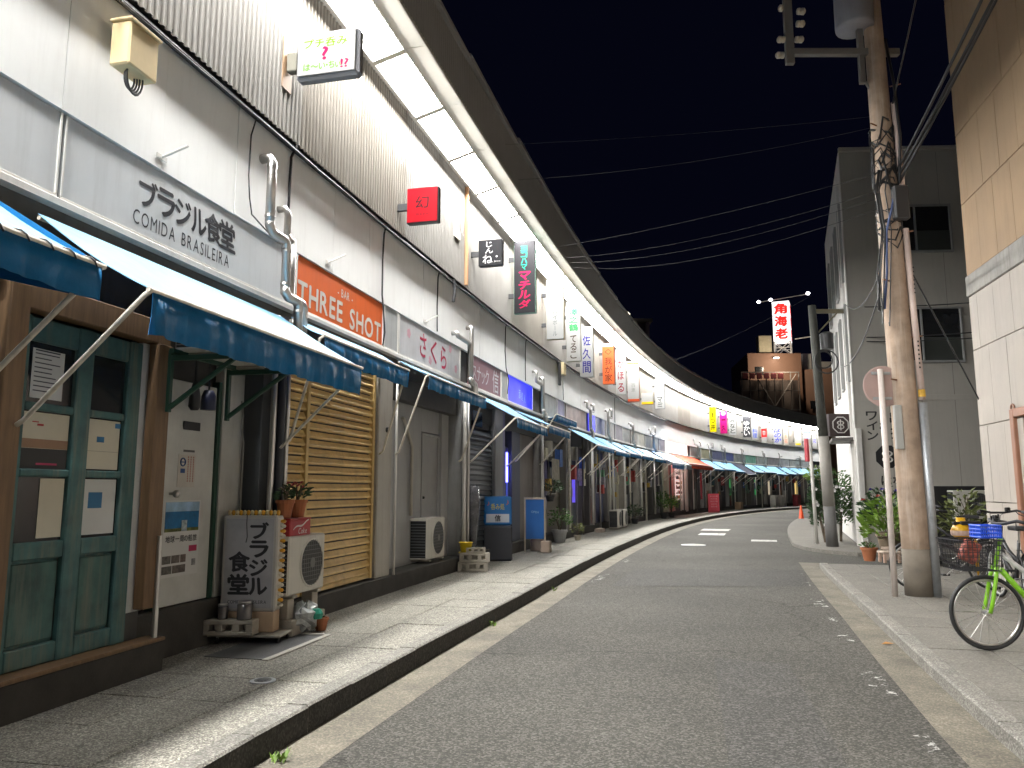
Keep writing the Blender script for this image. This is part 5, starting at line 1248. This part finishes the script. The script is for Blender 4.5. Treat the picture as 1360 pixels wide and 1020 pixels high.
for p in ins.polygons: p.use_smooth = True
for z, x, ry in ((7.75, -1.55, -90), (8.0, -1.52, -90), (8.5, -1.48, -90), (8.0, -1.15, 90), (8.25, -1.12, 90), (8.45, -1.1, 90)):
    obj('insulator', ins, None, UP, Matrix.Translation((x+.12*(1 if ry < 0 else -1), 0, z)) @ Matrix.Rotation(R(ry), 4, 'Y'))
MB().cbox(-.10, .12, -.26, -.15, 5.15, 5.65, .03).build('splice_box', P((.03, .03, .032), .5), UP)
MB().tube([(-.02, -.17, 7.9), (.06, -.17, 7.2), (.1, -.16, 6.4), (.02, -.2, 5.7)], .022, 7).build('lead_cable', CABLE, UP, smooth=True)
MB().tube([(-.15, -.1, 8.0), (-.17, -.08, 7.0), (-.16, -.1, 6.2), (-.1, -.2, 5.6)], .016, 7).build('lead_cable', CABLE, UP, smooth=True)
q = MB(); rr = random.Random(5)
for i in range(26):
    z = rr.uniform(4.8, 6.6); pts = []
    for a in range(9):
        th = a*PI/8*2+rr.random(); pts.append((lean(z)+.165*math.cos(th), .165*math.sin(th), z+rr.uniform(-.2, .2)))
    q.tube(pts, rr.uniform(.008, .02), 5)
for i in range(7):
    x = -.2+rr.uniform(-.05, .1); q.tube([(x, -.16, 5.9), (x-.08, -.2, 5.4+rr.random()*.3), (x-.02, -.18, 5.0), (x-.12, -.15, 4.5-rr.random()), (x-.1, -.1, 3.6+rr.random()*.5)], .009, 5)
q.build('cable_tangle', CABLE, UP)
MB().tube([(-.05, -.22, 5.6), (-.12, -.2, 5.3), (-.2, -.18, 5.0), (-.22, -.15, 4.4), (-.26, -.1, 3.9)], .018, 6).build('blue_cable', P((.06, .09, .20), .5), UP, smooth=True)

# white post with round plate, second pole and post
t = thing('sign_post', 'white post with the back of a round road sign', 'post', place(5.07, 10.4, .09))
MB().tube([(0, 0, 0), (.005, 0, 1.5), (0, 0, 3.05)], .038, 14).build('post', P((.60, .53, .49), .5, streak=.25), t, smooth=True)
MB().lathe([(.28, 0), (.285, .006), (.27, .012)], 32).build('disc', P((.45, .32, .29), .5), t, Matrix.Translation((.06, .07, 2.82)) @ Matrix.Rotation(PI/2, 4, 'X'))
q = MB()
for z in (2.65, 3.0): q.cbox(-.10, .16, .042, .056, z-.02, z+.02, .004)
q.build('clamp', GALV, t)
FP = thing('utility_pole', 'thinner utility pole with dark upper half at the side lane', 'pole', place(7.98, 19.4, .08))
MB().tube([(0, 0, 0), (-.03, 0, 1.0)], [.145, .14], 18).build('foot', P((.13, .125, .12), .8), FP, smooth=True)
MB().tube([(-.03, 0, 1.0), (-.08, 0, 2.75)], [.142, .135], 18).build('sleeve', P((.30, .28, .25), .7), FP, smooth=True)
MB().tube([(-.08, 0, 2.75), (-.15, 0, 5.0), (-.19, 0, 6.15)], [.118, .105, .095], 18).build('shaft', P((.07, .07, .06), .8, var=.3), FP, smooth=True)
q = MB(); q.cbox(-.2, .80, -.05, .05, 5.95, 6.05, .006); q.tube([(.45, 0, 5.95), (-.1, 0, 5.4)], .02, 6); q.build('arm', P((.16, .14, .09), .7), FP)
q = MB(); q.lathe([(.16, 0), (.17, .4), (.1, .45)], 14, Matrix.Translation((.15, 0, 5.0))); q.torus((-.02, -.15, 4.7), .22, .02, 'Y', 18, 6); q.torus((.05, -.15, 4.65), .30, .02, 'Y', 18, 6); q.build('cable_gear', P((.05, .05, .05), .5), FP)
t = thing('sign_post', 'thin pale post with a red plate beside the thinner pole', 'post', place(7.95, 20.3, .08))
MB().tube([(0, 0, 0), (-.05, 0, 2.75)], .045, 10).build('post', P((.52, .50, .46), .5), t, smooth=True); MB().cbox(-.14, -.06, -.02, .16, 2.15, 2.75, .004).build('plate', P((.42, .05, .06), .5), t)

# ------------------------------------------------------------ overhead wires
def wire(a, b, sag, r, label, col=None):
    a = Vector(a); b = Vector(b); pts = []
    for i in range(25):
        f = i/24; p = a.lerp(b, f); p.z -= sag*4*f*(1-f); pts.append(p)
    tag(MB().tube(pts, r, 5).build('overhead_wire', col or P((.015, .015, .016), .8), None, smooth=True), label, 'wire')
wl = [((5.4, 10.5, 6.9), F(9.6, 1.04, 7.2), .10, 'upper of two wires from the thick pole to the near eaves'), ((5.4, 10.5, 6.75), F(10.5, 1.04, 6.95), .25, 'lower of two wires from the thick pole to the near eaves'),
      ((5.35, 10.4, 6.0), F(14.2, 1.0, 6.88), .15, 'thin wire from the splice box to the eaves, highest of the fan'), ((5.35, 10.4, 5.75), F(15.0, 1.0, 6.86), .35, 'thin wire from the splice box to the eaves, second of the fan'),
      ((5.35, 10.4, 5.65), F(15.4, 1.0, 6.86), .45, 'thin wire from the splice box to the eaves, third of the fan'), ((5.35, 10.4, 5.5), F(15.8, 1.0, 6.86), .6, 'thin wire from the splice box to the eaves, lowest of the fan'),
      ((7.8, 19.4, 6.5), F(32.0, 1.04, 7.0), .3, 'wire from the thinner pole to the middle eaves')]
for a, b, sg, l in wl: wire(a, b, sg*.55, .0024, l)
for i, (z, z2, x2, y2) in enumerate(((5.9, 8.3, 5.75, 6.6), (6.0, 8.2, 5.45, 6.4), (5.8, 8.5, 5.95, 6.8), (7.0, 9.4, 4.4, 5.9))):
    wire((5.5, 10.4, z), (x2, y2, z2), .06, .022 if i < 3 else .012, 'dark overhead cable running up past the tan panels, %s' % ['thickest', 'left of the bundle', 'right of the bundle', 'leftmost and highest'][i], CABLE)
wire((5.5, 10.5, 4.9), (7.35, 11.95, 2.9), .0, .012, 'slanting dark cable from the pole down to the beige building', CABLE)
for i, (z, z2) in enumerate(((6.15, 5.9), (5.35, 5.2), (5.25, 5.05))):
    wire((8.6, 19.2, z), (11.5, 17.5, z2), .05, .014, 'dark cable crossing the wine bar wall, %s' % ['upper', 'middle', 'lower'][i], CABLE)
wire((5.42, 10.4, 5.2), (8.6, 19.2, 6.2), .5, .012, 'cable slanting from the thick pole to the wine bar wall', CABLE)
wire((5.40, 10.4, 5.05), (8.4, 19.3, 4.6), .5, .012, 'cable drooping from the thick pole towards the thinner pole', CABLE)

# ------------------------------------------------------------ bicycles
def wheel(t, x, r, tyre, rim, seed=0):
    w = bpy.data.objects.new('wheel', None); COL.objects.link(w); w.parent = t; w.matrix_local = Matrix.Translation((x, 0, r))
    MB().torus((0, 0, 0), r-.018, .018, 'Y', 40, 8).build('tyre', tyre, w, smooth=True)
    MB().torus((0, 0, 0), r-.045, .012, 'Y', 40, 6).build('rim', rim, w, smooth=True)
    q = MB()
    for i in range(20):
        a = i*2*PI/20; q.tube([(.02*math.cos(a+.6), .025*(1 if i % 2 else -1), .02*math.sin(a+.6)), ((r-.05)*math.cos(a), 0, (r-.05)*math.sin(a))], .0022, 4, caps=False)
    q.tube([(0, -.05, 0), (0, .05, 0)], .022, 10); q.build('spokes', STEEL, w)
def bicycle(M, label, frm, top, r=.32, basket=True, fender=True, rim=None, grips=True):
    t = thing('bicycle', label, 'bicycle', M)
    TY = P((.02, .02, .021), .6); rim = rim or STEEL; wb = 1.06
    wheel(t, 0, r, TY, rim); wheel(t, -wb, r, TY, rim)
    q = MB()
    for s in (-1, 1): q.tube([(0, .055*s, r), (-.03, .055*s, r+.10), (-.075, .05*s, r+.30), (-.10, .03*s, r+.40)], .017, 8)
    q.tube([(-.10, 0, r+.39), (-.17, 0, .98)], .018, 10); q.build('fork', frm, t, smooth=True)
    q = MB(); hb = (-.135, .86); bb = (-.60, r-.03); st = (-.74, .78)
    q.tube([(-.145, 0, .70), (-.36, 0, .44), (bb[0], 0, bb[1])], .025, 10)
    q.tube([(bb[0], 0, bb[1]), (st[0], 0, st[1])], .017, 10)
    for s in (-1, 1): q.tube([(bb[0], .02*s, bb[1]), (-wb, .055*s, r)], .010, 6); q.tube([(st[0]+.02, .02*s, .66), (-wb, .055*s, r)], .009, 6)
    q.build('frame', frm, t, smooth=True)
    q = MB(); q.tube([(-.155, 0, .84), (-.42, 0, .62), (-.69, 0, .52)], .022, 10); q.build('top_tube', top, t, smooth=True)
    q = MB(); q.tube([(-.17, 0, .94), (-.185, 0, 1.08)], .013, 8); q.tube([(-.30, -.28, 1.10), (-.20, -.22, 1.13), (-.16, -.08, 1.10), (-.16, .08, 1.10), (-.20, .22, 1.13), (-.30, .28, 1.10)], .015, 8); q.build('handlebar', BLACK, t, smooth=True)
    q = MB()
    for s in (-1, 1): q.tube([(-.26, .255*s, 1.112), (-.39, .30*s, 1.09)], .021, 10); q.tube([(-.19, .10*s, 1.12), (-.08, .06*s, 1.06), (-.09, .03*s, .85)], .004, 5); q.tube([(-.20, .20*s, 1.12), (-.18, .24*s, 1.08), (-.30, .28*s, 1.05)], .006, 6)
    q.cbox(-.22, -.17, -.14, -.08, 1.11, 1.17, .01); q.build('grips', BLACK, t, smooth=True)
    q = MB(); q.tube([(st[0], 0, .75), (st[0]-.03, 0, .90)], .013, 8); q.build('seat_post', STEEL, t)
    q = MB(); q.cbox(-.92, -.66, -.09, .09, .90, .955, .03); q.cbox(-.70, -.58, -.035, .035, .90, .945, .02); q.build('saddle', BLACK, t)
    q = MB(); q.torus((bb[0], -.05, bb[1]), .085, .008, 'Y', 24, 6); q.tube([(bb[0], -.07, bb[1]), (bb[0]+.12, -.075, bb[1]-.11)], .010, 6); q.tube([(bb[0], .07, bb[1]), (bb[0]-.12, .075, bb[1]+.11)], .010, 6); q.build('crank', STEEL, t)
    q = MB(); q.cbox(bb[0]+.07, bb[0]+.17, -.17, -.08, bb[1]-.125, bb[1]-.10, .006); q.cbox(bb[0]-.17, bb[0]-.07, .08, .17, bb[1]+.10, bb[1]+.125, .006); q.build('pedals', BLACK, t)
    if fender:
        for x, a0, a1 in ((0, 30, 150), (-wb, 20, 190)):
            q = MB(); vs = []; fs = []; n = 16
            for i in range(n+1):
                a = R(a0+(a1-a0)*i/n)
                for y in (-.028, 0, .028): vs.append((x+(r+.012-(abs(y)*.3))*math.cos(a), y, r+(r+.012-abs(y)*.3)*math.sin(a)))
            for i in range(n):
                for j in range(2): fs.append((i*3+j, i*3+j+1, i*3+j+4, i*3+j+3))
            q.add(vs, fs).build('mudguard', P((.03, .03, .032), .35), t, smooth=True)
    if basket:
        q = MB(); x0, x1, yw, z0, z1 = -.06, .26, .18, .70, .96
        def ring(z, e): return [(x0-e, -yw-e, z), (x1+e, -yw-e, z), (x1+e, yw+e, z), (x0-e, yw+e, z), (x0-e, -yw-e, z)]
        for j in range(7): q.tube(ring(z0+(z1-z0)*j/6, .03*j/6), .003 if j < 6 else .006, 5)
        for i in range(9):
            f = i/8
            for a, b in (((x0+(x1-x0)*f, -yw), (x0+(x1-x0)*f, -yw-.03)), ((x0+(x1-x0)*f, yw), (x0+(x1-x0)*f, yw+.03)), ((x0, -yw+2*yw*f), (x0-.03, -yw+2*yw*f)), ((x1, -yw+2*yw*f), (x1+.03, -yw+2*yw*f))):
                q.tube([(a[0], a[1], z0), (b[0], b[1], z1)], .0028, 4)
            q.tube([(x0, -yw+2*yw*f, z0), (x1, -yw+2*yw*f, z0)], .0028, 4)
        q.build('basket', P((.022, .022, .024), .5), t)
    return t
GM = place(4.20, 6.97, .097, R(176))
bicycle(GM, 'lime green bicycle with black wire basket at the right edge', P((.22, .52, .02), .35, var=.04), P((.68, .66, .64), .35), .325, fender=False)
bicycle(place(6.42, 10.35, .097, R(78)), 'black bicycle with pale rims leaning by the beige building', P((.03, .03, .033), .4), P((.03, .03, .033), .4), .33, basket=False, rim=P((.6, .6, .58), .3))
bicycle(place(5.72, 11.15, .097, R(174)), 'black city bicycle behind the thick pole', P((.025, .025, .03), .4), P((.025, .025, .03), .4), .335, basket=False, rim=P((.62, .61, .58), .3))
bicycle(place(7.3, 13.9, .097, R(150)), 'dark bicycle parked deep in the side lane', P((.025, .025, .03), .4), P((.04, .04, .045), .4), .33, basket=True)
t = thing('plastic_basket', 'small blue plastic basket in front of the green handlebar', 'basket', GM @ Matrix.Translation((-.02, .02, .975)) @ Matrix.Diagonal((.62, .62, .95, 1)))
q = MB(); rr = random.Random(2)
q.cbox(-.16, .12, -.16, .16, 0, .012, .004)
for z in (.0, .035, .07, .105):
    for a, b in (((-.16, -.16), (.12, -.16)), ((.12, -.16), (.12, .16)), ((.12, .16), (-.16, .16)), ((-.16, .16), (-.16, -.16))): q.tube([(a[0], a[1], z+.01), (b[0], b[1], z+.01)], .008, 5)
for i in range(11):
    f = i/10
    for a, b in (((-.16, -.16), (.12, -.16)), ((.12, -.16), (.12, .16)), ((.12, .16), (-.16, .16)), ((-.16, .16), (-.16, -.16))): q.tube([(a[0]+(b[0]-a[0])*f, a[1]+(b[1]-a[1])*f, .0), (a[0]+(b[0]-a[0])*f, a[1]+(b[1]-a[1])*f, .12)], .006, 4)
q.build('mesh', P((.01, .08, .62), .4), t)
t = thing('watering_can', 'yellow plastic watering can with white band on the parked bicycle', 'watering can', place(6.42, 11.1, .80))
MB().lathe([(.06, 0), (.13, .05), (.14, .12), (.10, .20), (.06, .22), (.06, .30), (.045, .30)], 18).build('body', P((.72, .40, .01), .4), t, smooth=True); MB().lathe([(.137, .0), (.143, .03), (.141, .07)], 18).build('band', P((.62, .45, .38), .5), t, Matrix.Translation((0, 0, .05)))
MB().tube([(.05, 0, .2), (.16, 0, .16), (.18, 0, .05), (.12, 0, 0)], .012, 6).build('handle', BLACK, t)
t = thing('shopping_bag', 'red and white patterned bag below the yellow watering can', 'bag', place(6.36, 10.95, .50)); MB().cbox(-.12, .12, -.06, .06, 0, .30, .03).build('body', P((.42, .10, .07), .6, var=.9, scale=16), t, Matrix.Rotation(R(25), 4, 'Y'))
t = thing('folded_umbrella', 'yellow folded umbrella hanging on the parked bicycle', 'umbrella', place(6.55, 11.0, .30)); MB().lathe([(.010, 0), (.035, .25), (.03, .45), (.012, .5)], 10).build('canopy', P((.70, .36, .01), .5), t, smooth=True); MB().tube([(0, 0, .5), (0, 0, .62), (.04, 0, .64)], .008, 6).build('handle', BLACK, t)

# ------------------------------------------------------------ plants on the right
plant(place(7.12, 15.55, .09), 'small terracotta pot at the corner of the right pavement', TERRA, .15, .26, 30, .14, .12, LEAF[1], 31, size=.09)
plant(place(7.65, 15.7, .09), 'pot of broad bright green leaves on the right pavement corner', P((.45, .35, .28), .7), .18, .26, 420, .55, .85, LEAF[2], 32, (P((.55, .08, .07), .5), 3, .06), size=.16)
plant(place(8.1, 15.5, .09), 'olive-green plant right of the bright leaves', P((.35, .30, .25), .7), .18, .26, 300, .45, .6, LEAF[3], 33, (P((.6, .58, .55), .5), 8, .05), size=.12)
plant(place(8.05, 16.6, .09), 'tall dark climbing plant with blue flowers under the painted lettering', P((.2, .15, .1), .7), .25, .5, 420, .5, .85, LEAF[0], 34, (P((.08, .05, .35), .5), 10, .07), size=.15)
plant(place(8.9, 15.3, .09), 'yellow-green plant behind the thick pole', P((.25, .2, .15), .7), .2, .35, 260, .40, .9, LEAF[3], 37, size=.14)
t = thing('wicker_pot', 'round orange woven pot among the plants', 'pot', place(7.98, 15.15, .62)); MB().lathe([(.08, 0), (.17, .08), (.18, .17), (.12, .27), (.11, .28), (.10, .2)], 18).build('body', P((.50, .15, .03), .6, bump=.6, bscale=50), t, smooth=True); MB().tube([(0, 0, -.53), (0, 0, 0)], .04, 8).build('stand', BLACK, t)
t = thing('pot_stool', 'small pale stool of tiles holding plant pots', 'stool', place(7.35, 15.2, .09)); MB().cbox(-.18, .18, -.14, .14, .18, .22, .01).build('seat', P((.5, .4, .32), .7), t)
for x in (-.14, .14):
    for y in (-.1, .1): MB().cbox(x-.025, x+.025, y-.025, y+.025, 0, .179, .006).build('leg', P((.48, .33, .25), .7), t)
t = thing('plant_tray', 'low black tray beside the bright green plant', 'tray', place(7.95, 15.0, .09)); MB().cbox(-.25, .25, -.15, .15, 0, .09, .02).build('body', BLACK, t)
t = thing('flowering_shrub', 'tall dark evergreen shrub with white flowers beside the thinner pole', 'shrub', place(8.42, 20.9, .08))
q = MB(); rr = random.Random(41)
for i in range(6): q.tube([(0, 0, 0), (rr.uniform(-.12, .12), rr.uniform(-.15, .15), .8), (rr.uniform(-.22, .22), rr.uniform(-.2, .2), 1.7)], [.04, .025, .01], 6)
q.build('trunk', BARK, t)
leafmesh(1900, .38, 1.6, .10, 42).build('crown', LEAF[0], t); leafmesh(260, .26, .45, .10, 43, z0=1.5).build('young_leaves', LEAF[2], t, Matrix.Translation((-.16, 0, 0)))
q = MB()
for i in range(14):
    c = Vector((rr.uniform(-.38, .3), -.36+rr.uniform(-.08, .15), rr.uniform(.4, 1.9)))
    for a in range(5): e = Vector((math.cos(a*1.257)*.06, -.02, math.sin(a*1.257)*.06)); q.add([c, c+e, c+Vector((e.x*.3-e.z*.7, -.03, e.z*.3+e.x*.7))], [(0, 1, 2)])
q.build('flowers', P((.7, .68, .66), .5), t)
t = thing('flowering_shrub', 'rounded green shrub between the thinner pole and the wine bar', 'shrub', place(9.0, 21.3, .08)); MB().tube([(0, 0, 0), (.05, 0, .9)], .04, 6).build('trunk', BARK, t); leafmesh(1200, .45, 1.6, .12, 44).build('crown', LEAF[1], t)
t = thing('traffic_cone', 'small orange traffic cone at the bend of the road', 'cone', Matrix.Translation((14.15, 37.9, .004)))
MB().cbox(-.2, .2, -.2, .2, 0, .03, .008).build('base', P((.72, .08, .02), .5), t); MB().lathe([(.15, .031), (.13, .06), (.035, .70), (.025, .72)], 20).build('body', P((.75, .085, .02), .45, emit=(1, .1, .02), estr=0.0), t, smooth=True)
t = thing('fallen_leaf', 'brown fallen leaf in the right gutter', 'leaf', Matrix.Translation(F(6.2, 5.75, .012))); q = MB(); q.add([(-.06, 0, 0), (0, -.035, .012), (.07, 0, .004), (0, .035, .016)], [(0, 1, 2), (0, 2, 3)]); q.build('blade', P((.42, .20, .05), .6), t)

# ------------------------------------------------------------ far buildings
BRN = mat('brown_tile', (.20, .112, .075), .7, var=.12, scale=.5, streak=.2)
FB = thing('brown_building', 'brown tiled building with a lit sign tower beyond the end of the arcade', 'building', place(0, 0, 0))
quadbox('wall', [Vector((34.4, 110, 0)), Vector((42.2, 110, 0)), Vector((44, 124, 0)), Vector((36, 124, 0))], 0, 21.2, BRN, FB)
quadbox('wall', [Vector((42.25, 111, 0)), Vector((47.6, 108.5, 0)), Vector((50, 124, 0)), Vector((44.1, 124, 0))], 0, 18.9, BRN, FB)
quadbox('annex_wall', [Vector((32.3, 107, 0)), Vector((40.4, 107, 0)), Vector((40.4, 109.9, 0)), Vector((32.3, 109.9, 0))], 0, 16.8, P((.22, .18, .16), .7), FB)
q = MB()
for i in range(8): q.box(32.3+i*1.15, 32.42+i*1.15, 106.5, 106.62, 11.5, 17.9)
for z in (12.5, 15.2, 17.8): q.box(32.3, 40.5, 106.48, 106.6, z, z+.12)
q.tube([(34.5, 106.4, 17.0), (37.0, 106.4, 12.6)], .07, 5); q.tube([(40.0, 106.4, 17.6), (36.6, 106.4, 12.6)], .07, 5); q.build('sign_frame', P((.32, .30, .28), .6), FB)
for i in range(6): MB().cbox(32.4+i*1.0, 33.15+i*1.0, 106.2, 106.4, 16.9, 17.7, .03).build('sign_square', P((.30, .06, .07), .6), FB)
for (x0, x1, z0, z1) in ((35.4, 36.6, 18.0, 19.2), (37.2, 37.9, 9.0, 10.4), (38.4, 39.2, 9.0, 10.4), (40.8, 41.6, 9.2, 10.6), (43.2, 43.9, 13.0, 14.2)):
    MB().cbox(x0, x1, 109.9 if x0 > 40.5 or z0 > 16.8 else 106.9, 110.02 if x0 > 40.5 or z0 > 16.8 else 107.02, z0, z1, .02).build('window', GLASSD, FB)
MB().cbox(36.4, 38.3, 110.8, 112.2, 21.2, 24.0, .05).build('water_tank', P((.50, .46, .33), .6, emit=(1, .95, .75), estr=.0), FB)
t = thing('sign_tower', 'tall lit white rooftop sign with red characters', 'sign', place(40.2, 111.5, 21.2, R(-24)))
MB().cbox(-1.2, 1.2, -1.2, 1.2, 1.9, 7.9, .05).build('lit_box', P((.7, .7, .7), .5, emit=(1, .95, .97), estr=1.3), t)
for i, ch in enumerate('角海老'):
    q = MB(); put(q, ch, -.05, 6.77-i*1.87, 1.7, 1.5, .05, 'front', -1.22); q.build('character', P((.6, .02, .02), .5, emit=(1, .03, .02), estr=.9), t)
for i, ch in enumerate('角海老'):
    q = MB(); put(q, ch, .2, 6.77-i*1.87, 1.5, 1.6, .05, 'side', 0); q.build('character', P((.6, .02, .02), .5, emit=(1, .03, .02), estr=.9), t, Matrix.Translation((1.22, 0, 0)) @ Matrix.Rotation(PI, 4, 'Z'))
q = MB()
for a in (-1.12, 1.12):
    for b in (-1.1, 1.1): q.tube([(a*1.05, b, 0), (a, b, 1.9)], .09, 6)
for y in (-1.1, 1.1): q.tube([(-1.15, y, 0), (1.12, y, 1.9)], .06, 5); q.tube([(1.15, y, 0), (-1.12, y, 1.9)], .06, 5); q.tube([(-1.15, y, .95), (1.15, y, .95)], .06, 5)
for x in (-1.15, 1.15): q.tube([(x, -1.1, 0), (x, 1.1, 1.9)], .06, 5)
q.build('lattice', P((.6, .6, .6), .5), t)
q = MB(); q.tube([(-3.0, -1.8, 7.9), (4.0, -1.6, 8.5)], .06, 5); q.tube([(1.8, -1.5, 2.0), (4.2, -1.5, 2.2)], .08, 5); q.tube([(-1.7, -1.5, 2.0), (-2.4, -1.6, 2.1)], .08, 5); q.build('lamp_arm', P((.55, .55, .55), .5), t)
for x, z in ((-3.0, 7.95), (-1.3, 8.1), (3.9, 8.55)): MB().lathe([(.10, -.2), (.28, 0), (.10, .2)], 10).build('flood_lamp', glow((1, .95, 1), 18), t, Matrix.Translation((x, -1.8, z)))
t = thing('roof_equipment', 'white rooftop plant units behind the thinner pole', 'equipment', place(44.0, 112, 18.9))
for x, w, h in ((-.8, 1.3, 2.6), (1.6, 2.2, 1.4)): MB().cbox(x, x+w, 0, 1.5, 0, h, .04).build('unit', P((.55, .55, .52), .5), t)
# apartment block peeping over the eaves
t = thing('apartment_block', 'distant block with upright fins peeping over the eaves', 'building', place(0, 0, 0))
quadbox('wall', [Vector((3.0, 60, 0)), Vector((11.0, 60, 0)), Vector((11.0, 70, 0)), Vector((3.0, 70, 0))], 0, 14.7, P((.34, .25, .24), .7), t)
MB().cbox(2.8, 11.2, 59.6, 70, 14.72, 15.0, .03).build('roof_edge', P((.5, .42, .30), .7), t)
for i in range(8): MB().cbox(4.0+i*.95, 4.3+i*.95, 59.62, 59.98, 8, 14.7, .02).build('fin', P((.42, .32, .30), .7), t)
MB().lathe([(.2, 0), (.25, .15), (.1, .3)], 10).build('roof_lamp', glow((1, .9, .7), 4), t, Matrix.Translation((9.2, 59.8, 15.25))); MB().tube([(9.2, 59.8, 15.0), (9.2, 59.8, 15.3)], .06, 6).build('lamp_post', GALV, t)

# the wall lamp lit on the brown building
t = thing('wall_lamp', 'small lit lamp high on the brown building wall', 'lamp', place(38.3, 109.2, 20.3))
MB().cbox(-.35, .35, -.2, .2, 0, .15, .03).build('head', glow((1, .92, .8), 12), t); MB().cbox(-.05, .05, .2, .8, .05, .12, .01).build('arm', GALV, t)
ld = bpy.data.lights.new('wall_lamp_light', 'POINT'); ld.energy = 1400; ld.color = (1, .82, .62); ld.shadow_soft_size = .4
lo = bpy.data.objects.new('wall_lamp_light', ld); COL.objects.link(lo); lo.parent = t; lo.location = (0, -3.2, -.8)
